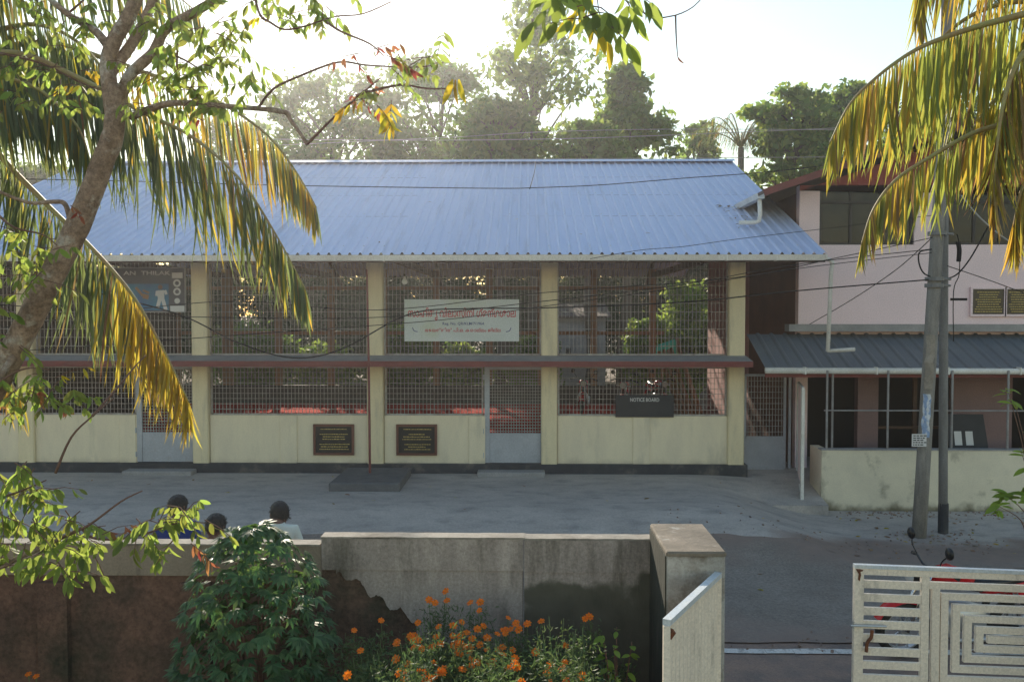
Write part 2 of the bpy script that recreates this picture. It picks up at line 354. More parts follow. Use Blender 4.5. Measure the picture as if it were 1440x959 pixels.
while x < 20:
    l_ = g.uniform(.25, .6); ln.add([(x, 9.02 + g.uniform(-.02, .02), ROADZ + .002), (x + l_, 9.02 + g.uniform(-.02, .02), ROADZ + .002), (x + l_, 9.16 + g.uniform(-.03, .02), ROADZ + .002), (x, 9.16 + g.uniform(-.03, .02), ROADZ + .002)], [(0, 1, 2, 3)]); x += l_ + .003
obj('road_line', ln, 'linepaint', kind='structure')
gb = MB(); gb.box(-14, 12, -9, 6.78, -.6, -.06); obj('garden_soil', gb, 'garden', kind='structure')
bk = MB(); bk.box(-40, 40, 28.2, 90, -.5, .02); obj('rear_yard', bk, 'earth', kind='structure')

# ------------------------------------------------------------------ hall
YF = 16.5; ZF = .28
hall = thing('library_hall', 'long cream hall with blue ribbed metal roof and grilled open bays', 'hall', (-3, YF, 0))
XL, XRt = -11.6, 4.19
PX = [-11.42] + [XX(p, YF) for p in (35, 281, 527.5, 772.5, 1036)]
zs, zc = ZZ(585, YF), ZZ(500, YF)                       # sill, ledge level
zlow = ZZ(652, YF)
box('floor', 'redfloor', hall, XL + .1, XRt, YF + .16, 27.6, -.4, ZF)
box('plinth', 'plinth', hall, XL - .05, XRt + .05, YF - .06, YF + .2, -.4, zlow)
PW = .31
for x in PX:
    p = MB(); p.bev(x - PW / 2, x + PW / 2, YF - .05, YF + .25, zlow, 4.45, .02); obj('pillar', p, 'pillarcream', hall)
def low_wall(a, b):
    mb = MB(); mb.box(XX(a, YF), XX(b, YF), YF + .03, YF + .18, zlow - .003, zs); obj('low_wall', mb, 'cream', hall)
for a, b in ((-100, 24), (46, 189), (293, 516), (539.5, 682), (784.5, 1025)): low_wall(a, b)
for a, b in ((165, 188), (392, 416), (659, 682), (891, 915)):
    mb = MB(); mb.bev(XX(a, YF), XX(b, YF), YF + .005, YF + .06, zlow - .015, zs - .004, .006); obj('pilaster', mb, 'cream', hall)
# sunshade ledge between the storeys
sh = MB(); x0, x1 = XL - .1, XX(1060, 15.9)
zt0, zt1, zb = ZZ(508, 15.9), ZZ(500, 16.42), ZZ(516, 15.9)
pr = [(16.44, zb), (15.9, zb), (15.9, zt0), (16.44, zt1)]
sh.add([(x0, y, z) for y, z in pr] + [(x1, y, z) for y, z in pr], [(0, 1, 2, 3), (7, 6, 5, 4)])
sh.cur = 1; sh.add([(x0, y, z) for y, z in pr] + [(x1, y, z) for y, z in pr], [(1, 5, 6, 2), (0, 4, 5, 1)]); sh.cur = 0
sh.add([(x0, y, z) for y, z in pr] + [(x1, y, z) for y, z in pr], [(2, 6, 7, 3)])
obj('sunshade', sh, ['slabgrey', 'maroon'], hall)
lb = MB(); lb.box(XL, XRt, YF + .02, YF + .2, zb, zt1 - .004); obj('lintel_beam', lb, 'maroon', hall)
def grille(a, b, y0, y1, px_, pz_, name='grille', hz=True, t=.0085, Yg=YF + .1, parent=hall):
    xa, xb = XX(a, YF), XX(b, YF); z0, z1 = ZZ(y1, YF), ZZ(y0, YF)
    fr = MB()
    for (p, q) in (((xa, z0), (xb, z0)), ((xa, z1), (xb, z1)), ((xa, z0), (xa, z1)), ((xb, z0), (xb, z1))):
        fr.bar((p[0], Yg, p[1]), (q[0], Yg, q[1]), .035, .03, up=(0, 1, 0))
    f = obj(name, fr, 'grillpaint', parent)
    bm = MB(); n = max(2, round((xb - xa) / px_))
    for i in range(1, n):
        x = xa + (xb - xa) * i / n; bm.box(x - t / 2, x + t / 2, Yg - t / 2, Yg + t / 2, z0, z1)
    m_ = max(2, round((z1 - z0) / pz_))
    for i in range(1, m_):
        z = z0 + (z1 - z0) * i / m_; bm.box(xa, xb, Yg - t / 2 - .012, Yg - t / 2 - .001, z - t / 2, z + t / 2)
    obj('bars', bm, 'grillpaint', f, kind='stuff'); return f
for a, b in ((-96, 22), (47, 268), (293, 515), (540, 760), (785, 1024)): grille(a, b, 366, 499, .075, .165)
for a, b in ((-96, 22), (47, 186), (294, 515), (541, 678), (786, 1023)): grille(a, b, 517, 584, .072, .105)
def hall_door(a, b):
    xa, xb = XX(a, YF), XX(b, YF); z1 = ZZ(516, YF); zp = ZZ(611, YF); z0 = zlow + .01; Y = YF + .06
    d = MB()
    d.box(xa, xa + .10, Y - .03, Y + .03, z0, z1); d.box(xb - .045, xb, Y - .03, Y + .03, z0, z1)
    d.box(xa + .1, xb - .045, Y - .025, Y + .025, z1 - .05, z1); d.box(xa + .1, xb - .045, Y - .025, Y + .025, zp - .02, zp + .02)
    dr = obj('door', d, 'doorgrey', hall)
    pn = MB(); pn.bev(xa + .101, xb - .046, Y - .018, Y + .012, z0, zp - .021, .004); obj('kick_panel', pn, 'doorgrey', dr)
    wm = MB(); n = 19
    for i in range(1, n): x = xa + .1 + (xb - xa - .145) * i / n; wm.box(x - .005, x + .005, Y - .005, Y + .005, zp + .02, z1 - .05)
    for i in range(1, 22): z = zp + (z1 - zp) * i / 22; wm.box(xa + .1, xb - .045, Y - .014, Y - .0055, z - .005, z + .005)
    obj('wire_mesh', wm, 'grillpaint', dr, kind='stuff')
    for z in (z0 + .15, z0 + .62, z1 - .2):
        h = MB(); h.tube([(xa - .015, Y - .04, z - .05), (xa - .015, Y - .04, z + .05)], .018, 8); obj('hinge', h, 'doorgrey', dr)
    h = MB(); zm = z0 + .92
    h.box(xb - .06, xb + .09, Y - .06, Y - .035, zm - .012, zm + .012); h.box(xb - .035, xb - .005, Y - .075, Y - .05, zm - .13, zm - .06); h.tube([(xb - .03, Y - .06, zm - .06), (xb - .02, Y - .065, zm), (xb - .01, Y - .06, zm - .06)], .006, 6)
    obj('latch', h, 'bikesilver', dr)
    st = MB(); st.bev(xa - .12, xb + .03, YF - .38, YF - .062, .02, .17, .015); obj('door_step', st, 'slabgrey', hall)
hall_door(189, 274); hall_door(681, 764)
# roof
YE, ZE, SL = 15.3, 4.262, .404
YR = 22.3; ZR = ZE + (YR - YE) * SL; YB = 28.9; pit = .1875
def rz(y): return ZE + (min(y, 2 * YR - y) - YE) * SL
def ribbed(xa, n, y0, y1, zf, pitch=pit, h=.038, ov=.01):
    """trapezoid-ribbed sheet n ribs wide from y0 to y1"""
    prof = []
    for i in range(n):
        x = xa + i * pitch
        prof += [(x, 0), (x + pitch * .62, 0), (x + pitch * .74, h), (x + pitch * .88, h)]
    prof.append((xa + n * pitch + ov, 0))
    mb = MB(); L = []
    for (y) in (y0, y1):
        L.append([(x, y, zf(y) + z) for x, z in prof])
    k = len(prof); vs = L[0] + L[1] + [(x, y, z - .006) for x, y, z in L[0]] + [(x, y, z - .006) for x, y, z in L[1]]
    fs = []
    for i in range(k - 1):
        fs += [(i, i + 1, k + i + 1, k + i), (2 * k + i, 3 * k + i, 3 * k + i + 1, 2 * k + i + 1), (i, 2 * k + i, 2 * k + i + 1, i + 1), (k + i, k + i + 1, 3 * k + i + 1, 3 * k + i)]
    fs += [(0, k, 3 * k, 2 * k), (k - 1, 3 * k - 1, 4 * k - 1, 2 * k - 1)]
    mb.add(vs, fs); return mb
X0r = -11.77; NS = 18; per = 5
for i in range(NS):
    xa = X0r + i * per * pit; dzs = rnd.uniform(0, .006)
    n = per if i < NS - 1 else 6
    obj('roof_sheet', ribbed(xa, n, YE - .06, YR + .02, lambda y, d=dzs: ZE + (y - YE) * SL + d), 'roofblue', hall)
XRe = X0r + (NS * per + 1) * pit
obj('rear_roof_sheet', ribbed(X0r, NS * per + 1, YB, YR - .02, lambda y: ZR - (y - YR) * SL), 'roofblue', hall)
rc = MB(); x0, x1 = X0r - .03, XRe + .03
for sgn in (-1, 1):
    rc.add([(x0, YR, ZR + .085), (x1, YR, ZR + .085), (x1, YR + sgn * .26, ZR + .085 - .26 * SL * .93), (x0, YR + sgn * .26, ZR + .085 - .26 * SL * .93)], [(0, 1, 2, 3)])
obj('ridge_cap', rc, 'roofblue', hall)
sc = MB()
for y in (15.6, 17.6, 19.2, 20.8, 22.0):
    for i in range(NS * per + 1):
        if (i + int(y * 10)) % 2: continue
        x = X0r + (i + .81) * pit; z = ZE + (y - YE) * SL + .036; sc.box(x - .011, x + .011, y - .011, y + .011, z - .006, z + .008)
obj('roof_screws', sc, 'bikesilver', hall, kind='stuff')
gt = MB(); gx1 = XX(1160, YE - .12)
pf = [(0, 0), (0, -.095), (-.13, -.095), (-.15, .005), (-.14, .005), (-.122, -.083), (-.012, -.083), (-.012, 0)]
gt.add([(x, YE + .0 + y, ZE - .040 + z) for x in (X0r, gx1) for y, z in pf], [tuple(range(8)), tuple(range(15, 7, -1))] + [(i, (i + 1) % 8, 8 + (i + 1) % 8, 8 + i) for i in range(8)])
gu = obj('gutter', gt, 'gutter', hall)
for i in range(20):
    x = X0r + .5 + i * .87; b_ = MB(); b_.box(x - .012, x + .012, YE - .158, YE + .01, ZE - .143, ZE - .034); obj('gutter_bracket', b_, 'gutter', gu)
fb = MB(); fb.box(X0r, XRe, YE + .02, YE + .06, ZE - .16, ZE - .01); obj('eaves_board', fb, 'darkwood', hall)
for y in (17.6, 19.2, 20.8, 22.2, 23.8, 25.4, 27.):
    pu = MB(); pu.box(X0r, XRe, y - .04, y + .04, rz(y) - .13, rz(y) - .012); obj('purlin', pu, 'darkwood', hall)
for x in PX[1:]:
    t = MB(); t.bar((x, YF, 4.4), (x, 27.5, 4.4), .1, .16); t.bar((x, YE + .1, ZE - .11), (x, YR, ZR - .2), .09, .12); t.bar((x, 2 * YR - YE - .1, ZE - .11), (x, YR, ZR - .2), .09, .12); t.bar((x, YR, 4.4), (x, YR, ZR - .2), .09)
    obj('roof_truss', t, 'darkwood', hall)
YBK = 27.5
bw = MB(); bw.box(XL, XRt + .2, YBK, YBK + .2, .281, .85); obj('rear_wall', bw, 'darkwall', hall)
for x in PX:
    for dx in (0, 1.72):
        if x + dx > 4.3: continue
        p = MB(); p.bev(x + dx - .1, x + dx + .1, YBK - .02, YBK + .2, .852, 4.6, .01); obj('rear_post', p, 'wood', hall)
for z in (1.5, 2.55, 4.0):
    r_ = MB(); r_.box(XL, XRt + .2, YBK + .02, YBK + .12, z - .06, z + .06); obj('rear_rail', r_, 'wood', hall)
lw = MB(); lw.box(XL, XL + .2, YF + .26, YBK - .02, ZF + .001, 4.4); obj('end_wall', lw, 'darkwall', hall)
# downpipe from the gutter's end
dp = MB(); xd = XX(1169, 15.25); xq = XX(1204, 15.4)
dp.tube(smooth_path([(xd - .12, YE - .08, ZE - .1), (xd, YE - .06, ZE - .16), (xd, YE - .02, ZE - .3)], 4) + [(xd, 15.4, 2.45 + .06), (xd + .03, 15.42, ZZ(493, 15.42))] + [(xq, 15.45, ZZ(491, 15.42))], .037, 10)
obj('downpipe', dp, 'white_pvc', hall, True)

# ------------------------------------------------------------------ things fixed on the hall
def panel_thing(name, label, cat, a, b, y0, y1, Y, th, mt, edge=None):
    x0, x1, z0, z1 = XX(a, Y), XX(b, Y), ZZ(y1, Y), ZZ(y0, Y)
    t = thing(name, label, cat, ((x0 + x1) / 2, Y, z0)); mb = MB(); mb.box(x0, x1, Y - th, Y, z0, z1); obj('board', mb, mt, t)
    if edge:
        e, em = edge; mb = MB(); y = Y - th
        for (p, q, r_, s_) in ((x0 - e, x1 + e, z0 - e, z0), (x0 - e, x1 + e, z1, z1 + e), (x0 - e, x0, z0 - .001, z1 + .001), (x1, x1 + e, z0 - .001, z1 + .001)): mb.box(p, q, y - .02, Y - .001, r_, s_)
        obj('frame', mb, em, t)
    return t, x0, x1, z0, z1
YS = YF + .02
t, x0, x1, z0, z1 = panel_thing('name_board', 'pale name board with red and blue lettering hung on the upper grille', 'sign', 569, 730, 421, 480, YS, .03, 'board')
yf = YS - .033; cx = (x0 + x1) / 2; hh = z1 - z0; ww = x1 - x0
obj('lettering', text_mesh('സാഹിതൃ വിലാസിനി ഗ്രന്ഥശാല', .21, cx, yf, z0 + hh * .66, ww * .94), 'redpaint', t)
obj('lettering', text_mesh('Reg. No. QR/KLM/7/1964', .075, cx + .03, yf, z0 + hh * .42, ww * .36), 'bluepaint', t)
obj('lettering', text_mesh('അയത്തിൽ പി.ഒ. കൊല്ലം ജില്ല', .09, cx + .02, yf, z0 + hh * .26, ww * .66), 'redpaint', t)
orn = MB()
for s_ in (-1, 1): orn.tube(smooth_path([(cx + s_ * ww * .385, yf, z0 + hh * .23), (cx + s_ * ww * .415, yf, z0 + hh * .25), (cx + s_ * ww * .43, yf, z0 + hh * .33)], 4), .008, 5)
obj('flourish', orn, 'bluepaint', t)
t, x0, x1, z0, z1 = panel_thing('notice_board', 'black notice board hung over the sill of the lower grille', 'board', 866, 948, 555, 586, YF + .02, .03, 'blackboard')
obj('lettering', text_mesh('NOTICE BOARD', .10, (x0 + x1) / 2, YF - .013, z1 - .095, .56), 'chalk', t)
for a, b, lab in ((443, 494, 'dark stone plaque in brown frame on the low wall, left of the flagpole'), (560, 611, 'dark stone plaque in brown frame on the low wall between flagpole and grey door')):
    lab = lab.replace(', left of the flagpole', ' between wide pilaster and flagpole')
    t, x0, x1, z0, z1 = panel_thing('memorial_plaque', lab, 'plaque', a, b, 600, 637, YF + .028, .025, 'plaquestone', (.045, 'plaqueframe'))
    tm = MB(); g = random.Random(a)
    for r_ in range(9):
        z = z1 - .06 - r_ * .049; wd = g.uniform(.4, .82) * (x1 - x0); x = (x0 + x1) / 2 - wd / 2
        if r_ in (1, 5): continue
        while x < (x0 + x1) / 2 + wd / 2:
            l_ = g.uniform(.014, .05); tm.box(x, x + l_, YF + .0005, YF + .0025, z, z + g.uniform(.010, .017)); x += l_ + .009
    obj('gilt_lines', tm, 'gold', t)
t, x0, x1, z0, z1 = panel_thing('sports_poster', 'dark blue sports poster with cricketer in white high in the grilled bay', 'poster', 118, 261, 377, 438, YS, .015, 'posterdark', (.02, 'slabgrey'))
yf = YS - .017
b_ = MB(); b_.box(x0 + .3, XX(238, YS), yf, yf + .001, z0 + .02, ZZ(399, YS)); obj('blue_print', b_, 'posterblue', t)
obj('lettering', text_mesh('AN  THILAK', .11, XX(208, YS), yf - .002, ZZ(384, YS), XX(240, YS) - XX(174, YS)), 'paper', t)
yq = yf - .004
def pbar(mb, p, q, w_): mb.bar((XX(p[0], YS), yq, ZZ(p[1], YS)), (XX(q[0], YS), yq, ZZ(q[1], YS)), w_, .002, up=(0, 1, 0))
cr = MB(); pbar(cr, (222, 434), (226, 418), .07); pbar(cr, (234, 436), (229, 418), .07); pbar(cr, (227.5, 419), (227, 408), .13); pbar(cr, (233, 408), (235, 414), .05); pbar(cr, (222, 409), (221, 416), .05)
obj('batsman_figure', cr, 'paper', t)
hd = MB(); hd.lathe((XX(226.5, YS), yq, ZZ(403.5, YS)), [(0, -.002), (.045, -.002), (.045, .0)], 12, 'Y'); obj('figure_head', hd, 'skin', t)
cr = MB(); pbar(cr, (192, 404), (202, 416), .05); pbar(cr, (202, 416), (210, 418), .09); pbar(cr, (202, 408), (211, 412), .04); obj('kicking_figure', cr, 'wood', t)
em = MB()
for py, r_ in ((398, .075), (410, .075)): em.lathe((XX(250, YS), yq, ZZ(py, YS)), [(r_ * .55, -.002), (r_, -.002), (r_, 0), (r_ * .55, 0)], 14, 'Y')
em.box(XX(243, YS), XX(258, YS), yq, yq + .001, ZZ(391, YS), ZZ(383, YS)); em.lathe((XX(250, YS), yq, ZZ(423, YS)), [(0, -.002), (.055, -.002), (.055, 0)], 12, 'Y'); em.box(XX(240, YS), XX(260, YS), yq, yq + .001, ZZ(438, YS), ZZ(430, YS))
obj('emblems', em, 'paper', t)
lt = thing('hanging_bulb', 'white bulb lamp hanging inside the bay behind the name board', 'lamp', at(569, 398, 16.4))
c = at(569, 396, 16.38); b_ = MB(); b_.lathe(c, [(0, -.06), (.045, -.045), (.06, -.01), (.045, .03), (.025, .06), (.02, .1), (0, .1)], 12); obj('bulb', b_, 'bulbglass', lt, True)
b_ = MB(); b_.tube([c + Vector((0, 0, .1)), c + Vector((0, 0, .55))], .006, 5); b_.tube([c + Vector((0, 0, .1)), c + Vector((0, 0, .15))], .022, 8); obj('flex', b_, 'cable', lt)
fp = thing('flagpole', 'thin maroon flagpole standing on dark square base in the courtyard', 'flagpole', (at(519, 668, 15.8).x, 15.7, .1))
xa, xb = XX(473, 14.75), XX(567, 16.2); zb_ = .235
b_ = MB(); b_.bev(XX(480, 15.5) - .08, XX(480, 15.5) + 1.16, 14.75, 16.25, .0, zb_, .02); obj('base_slab', b_, 'baseslab', fp)
b_ = MB(); px = XX(519, 15.7); b_.tube([(px, 15.7, zb_), (px - .01, 15.7, 2.2), (px - .035, 15.7, 4.0)], [.024, .022, .016], 8); obj('pole', b_, 'maroon', fp)

# ------------------------------------------------------------------ pink house
YP = 17.2; XP = 5.42; XP2 = 11.4; YPB = 25.6
ph = thing('pink_house', 'two storey pink house with red gable and dark ribbed porch roof', 'house', (8, YP, -.4))
Z2a, Z2b = ZZ(455, YP) - .1, 5.75
wz0, wz1 = ZZ(345, YP), ZZ(262, YP)
wins = [(XX(1151, YP), XX(1284, YP)), (XX(1331, YP), XX(1445, YP))]
xs = [XP] + [v for wn in wins for v in wn] + [XP2]
for i in range(0, 6, 2): box('wall', 'pink', ph, xs[i], xs[i + 1], YP, YP + .2, wz0, wz1)
box('wall', 'pink', ph, XP, XP2, YP, YP + .2, 2.5, wz0 - .001)
box('side_wall', 'brownwall_shaded', ph, XP, XP + .2, YP + .201, 21.0, -.42, 5.6)
box('side_wall', 'pinkwarm_sunlit', ph, XP, XP + .2, 21.001, YPB, -.42, 5.6)  # rear stretch of the same wall, coloured as sunlit
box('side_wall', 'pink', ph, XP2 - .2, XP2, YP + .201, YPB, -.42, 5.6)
box('rear_wall', 'pinkwarm_sunlit', ph, XP, XP2, YPB, YPB + .2, -.42, 5.6)
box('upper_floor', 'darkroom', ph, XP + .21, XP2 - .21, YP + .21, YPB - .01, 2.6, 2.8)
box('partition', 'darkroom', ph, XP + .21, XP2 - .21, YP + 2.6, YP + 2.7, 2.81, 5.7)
for (a, b) in wins:
    n = 3; fr = MB(); y0_, y1_ = YP + .05, YP + .11
    fr.box(a, b, y0_, y1_, wz0, wz0 + .05); fr.box(a, b, y0_, y1_, wz1 - .05, wz1); fr.box(a, b, y0_ + .002, y1_ - .002, wz1 - .36, wz1 - .30)
    for i in range(n + 1): x = a + (b - a - .06) * i / n; fr.box(x, x + .06, y0_ + .004, y1_ - .004, wz0 + .05, wz1 - .05)
    f = obj('window', fr, 'windowframe', ph)
    for i in range(n): x = a + (b - a - .06) * i / n + .06; x2 = a + (b - a - .06) * (i + 1) / n; box('pane', 'glass', f, x, x2, YP + .075, YP + .083, wz0 + .05, wz1 - .05)
# gable roof
YG = 16.45; XE1, ZE1 = 4.5, 5.47; XA, ZA = 8.4, 6.78; XE2 = 12.3
gf = MB(); gf.add([(XP - .0, YP - .01, wz1), (XP2, YP - .01, wz1), (XP2, YP - .01, ZE1 + .05), (XA, YP - .01, ZA - .15), (XP, YP - .01, ZE1 + .16)], [(0, 1, 2, 3, 4)])
gf.add([(XP - .0, YP + .15, wz1), (XP2, YP + .15, wz1), (XP2, YP + .15, ZE1 + .05), (XA, YP + .15, ZA - .15), (XP, YP + .15, ZE1 + .16)], [(4, 3, 2, 1, 0)])
obj('gable_fascia', gf, 'redfascia', ph)
for (xe, s_) in ((XE1, 1), (XE2, -1)):
    r_ = MB(); pr = [(xe, ZE1), (XA, ZA), (XA, ZA + .07), (xe, ZE1 + .07)]
    r_.add([(x, y, z) for y in (YG, YPB + .4) for x, z in pr], [(0, 1, 2, 3), (7, 6, 5, 4), (0, 4, 5, 1), (2, 6, 7, 3), (0, 3, 7, 4)]); obj('roof_slope', r_, 'rooftile', ph)
bb = MB()
bb.bar((XE1, YG - .02, ZE1 + .02), (XA, YG - .02, ZA + .02), .03, .13); bb.bar((XA, YG - .02, ZA + .02), (XE2, YG - .02, ZE1 + .02), .03, .13); obj('bargeboard', bb, 'maroon', ph)
eg = MB(); pf = [(0, 0), (0, -.10), (-.12, -.10), (-.15, .0), (-.135, .0), (-.11, -.088), (-.012, -.088), (-.012, 0)]
eg.add([(XE1 + .02 + x, y, ZE1 + .01 + z) for y in (YG, 19.5) for x, z in pf], [tuple(range(8)), tuple(range(15, 7, -1))] + [(i, (i + 1) % 8, 8 + (i + 1) % 8, 8 + i) for i in range(8)])
e_ = obj('eaves_gutter', eg, 'white_pvc', ph)
pz = rz(16.75) + .09; d_ = MB(); d_.tube([(XE1 - .05, YG + .1, ZE1 - .09), (XE1 - .03, YG + .12, pz + .15), (XE1 - .04, YG + .15, pz + .03), (XE1 - .12, YG + .16, pz), (XE1 - .42, YG + .17, pz)], .042, 10); obj('eaves_pipe', d_, 'white_pvc', ph, True)
# ledge and porch
lz0, lz1 = ZZ(466, 16.9), ZZ(456, 16.9)
box('ledge_slab', 'slabgrey', ph, XX(1110, 16.9), XP2, 16.9, YP - .002, lz0, lz1)
PYE, PZE, PYT, PZT = 15.8, ZZ(518, 15.8), 17.18, ZZ(470, 17.2)
ps = (PZT - PZE) / (PYT - PYE); xp0 = 4.39; pp = .27
for i in range(7):
    obj('porch_roof_sheet', ribbed(xp0 + i * 4 * pp, 4, PYE, PYT, lambda y, d=rnd.uniform(0, .005): PZE + (y - PYE) * ps + d, pp, .028), 'roofdark', ph)
pg = MB(); pg.tube([(xp0 - .02, PYE - .05, PZE - .03), (xp0 + 7.6, PYE - .05, PZE - .05)], .058, 12); g_ = obj('porch_gutter', pg, 'white_pvc', ph, True)
for i in range(6):
    b_ = MB(); x = xp0 + .7 + i * 1.3; b_.box(x - .012, x + .012, PYE - .115, PYE + .02, PZE - .1, PZE + .035); obj('gutter_bracket', b_, 'white_pvc', g_)
box('porch_fascia', 'maroon', ph, xp0, xp0 + 7.5, PYE + .02, PYE + .05, PZE - .16, PZE - .012)
pw = MB(); PWY = 15.6; xw = XX(1158, PWY); zw = ZZ(632, PWY)
pw.box(xw, XP2 + 1, PWY, PWY + .16, -.5, zw); obj('porch_wall', pw, 'porchcream', ph)
pw = MB(); pw.box(xw, xw + .16, PWY + .161, 16.25, -.5, zw); obj('porch_wall', pw, 'porchcream', ph)
pw = MB(); pw.box(xw - .012, XP2 + 1, PWY - .012, PWY + .17, zw + .001, zw + .025); obj('sill_slab', pw, 'slabgrey', ph)
for p_ in (1164.5, 1175, 1250.5, 1341, 1420):
    x = XX(p_, PWY + .08); b_ = MB(); b_.tube([(x, PWY + .08 + (.1 if p_ == 1175 else 0), zw), (x, PWY + .08 + (.1 if p_ == 1175 else 0), PZE - .02)], .021, 8); obj('porch_post', b_, 'poststeel', ph)
b_ = MB(); zr_ = ZZ(577, PWY); b_.tube([(xw + .06, PWY + .08, zr_), (XP2 + .8, PWY + .08, zr_)], .014, 6); obj('porch_rail', b_, 'poststeel', ph)
gx = lambda p_: XX(p_, YP)
for (a, b) in ((1120, 1137), (1208, 1237), (1343, 1426)): box('lower_wall', 'porchpink_shaded' if a > 1130 else 'pink', ph, gx(a), gx(b), YP + .001, YP + .18, -.42, 2.49)
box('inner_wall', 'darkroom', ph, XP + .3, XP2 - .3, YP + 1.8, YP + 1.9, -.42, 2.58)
box('porch_floor', 'slabgrey', ph, xw + .17, XP2, PWY + .17, YP + 1.78, -.44, -.1)
b_ = MB(); b_.bar((gx(1237), YP + .06, .9), (gx(1343), YP + .06, .9), .1, .05); b_.bar((gx(1290), YP + .06, -.09), (gx(1290), YP + .06, 2.49), .08, .05); obj('opening_frame', b_, 'darkwood', ph)
nb = thing('leaning_board', 'black board with pale papers leaning inside the pink porch', 'board', at(1368, 632, 16.4))
x0, x1 = XX(1340, 16.4), XX(1393, 16.4); z0, z1 = -.1, ZZ(583, 16.4)
b_ = MB(); b_.add([(x0, 16.3, z0), (x1 + .08, 16.3, z0), (x1, 16.6, z1), (x0, 16.6, z1), (x0, 16.34, z0), (x1 + .08, 16.34, z0), (x1, 16.64, z1), (x0, 16.64, z1)], [(0, 1, 2, 3), (7, 6, 5, 4), (0, 4, 5, 1), (1, 5, 6, 2), (2, 6, 7, 3), (3, 7, 4, 0)]); obj('panel', b_, 'blackboard', nb)
for p_ in (1354, 1370):
    b_ = MB(); xq = XX(p_, 16.4); za, zb2 = ZZ(625, 16.4), ZZ(606, 16.4)
    ya = lambda z: 16.3 + .3 * (z - z0) / (z1 - z0) - .006
    b_.add([(xq - .07, ya(za), za), (xq + .07, ya(za), za), (xq + .07, ya(zb2), zb2), (xq - .07, ya(zb2), zb2)], [(0, 1, 2, 3)]); obj('paper_sheet', b_, 'paper', nb)
for k, (a, b) in enumerate(((1366, 1410), (1414, 1446))):
    t, x0, x1, z0, z1 = panel_thing('wall_plaque', ('wide' if k == 0 else 'narrower') + ' black gilt plaque in pale frame on the pink upper wall' + (' beside the utility poles' if k == 0 else ', farther from the poles'), 'plaque', a, b, 407, 442, YP - .004, .03, 'plaquestone', (.04, 'pink'))
    tm = MB(); g = random.Random(a)
    for r_ in range(9):
        z = z1 - .07 - r_ * .048; wd = g.uniform(.55, .85) * (x1 - x0); x = (x0 + x1) / 2 - wd / 2
        while x < (x0 + x1) / 2 + wd / 2: l_ = g.uniform(.02, .06); tm.box(x, x + l_, YP - .037, YP - .0345, z, z + .014); x += l_ + .01
    obj('gilt_lines', tm, 'gold', t)
# passage gate, open leaf and apron
YGt = 16.9
pgt = thing('passage_gate', 'grey metal gate with grille closing the passage between hall and pink house', 'gate', (4.75, YGt, .1))
xa, xb = XX(1049, YGt), XX(1112, YGt); z0, zp, z1 = ZZ(657, YGt), ZZ(614, YGt), ZZ(527, YGt)
b_ = MB()
for (p, q) in (((xa, z0), (xa, z1)), ((xb - .1, z0), (xb - .1, z1)), ((xb, z0), (xb, z1)), ((xa, z1), (xb, z1)), ((xa, zp), (xb - .1, zp)), ((xa, z0), (xb - .1, z0))): b_.bar((p[0], YGt, p[1]), (q[0], YGt, q[1]), .045, .04, up=(0, 1, 0))
obj('frame', b_, 'doorgrey', pgt)
b_ = MB(); b_.box(xa + .022, xb - .122, YGt - .01, YGt + .01, z0 + .022, zp - .022); obj('kick_panel', b_, 'doorgrey', pgt)
b_ = MB()
for i in range(1, 13): x = xa + (xb - .1 - xa) * i / 13; b_.box(x - .005, x + .005, YGt - .005, YGt + .005, zp, z1)
for i in range(1, 11): z = zp + (z1 - zp) * i / 11; b_.box(xa, xb - .1, YGt - .014, YGt - .0055, z - .005, z + .005)
obj('bars', b_, 'grillpaint', pgt, kind='stuff')
ol = thing('open_gate_leaf', 'pale narrow gate leaf standing open edge-on beside the passage gate', 'gate', (5.0, 15.6, -.2))
p0, p1 = Vector((5.33, 16.85, 0)), Vector((4.99, 15.52, 0)); z1 = ZZ(545, 15.6)
b_ = MB(); b_.bar(p0 + Vector((0, 0, -.05)), p0 + Vector((0, 0, z1)), .05); b_.bar(p1 + Vector((0, 0, -.22)), p1 + Vector((0, 0, z1)), .055)
b_.bar(p0 + Vector((0, 0, z1)), p1 + Vector((0, 0, z1)), .04); b_.bar(p0 + Vector((0, 0, -.02)), p1 + Vector((0, 0, -.1)), .04); obj('frame', b_, 'white_pvc', ol)
b_ = MB(); q0, q1 = p0.lerp(p1, .04), p0.lerp(p1, .96); b_.bar(q0 + Vector((0, 0, z1 / 2)), q1 + Vector((0, 0, z1 / 2)), .012, z1 - .06); obj('sheet', b_, 'pink', ol)
ap = MB(); ap.add([(4.12, 16.95, .12), (5.38, 16.95, .12), (5.38, 15.25, -.24), (4.3, 15.25, -.24), (4.12, 16.95, -.5), (5.38, 16.95, -.5), (5.38, 15.25, -.5), (4.3, 15.25, -.5)], [(3, 2, 1, 0), (4, 5, 6, 7), (0, 1, 5, 4), (1, 2, 6, 5), (2, 3, 7, 6), (3, 0, 4, 7)])
obj('entrance_apron', ap, 'courtyard', kind='structure')

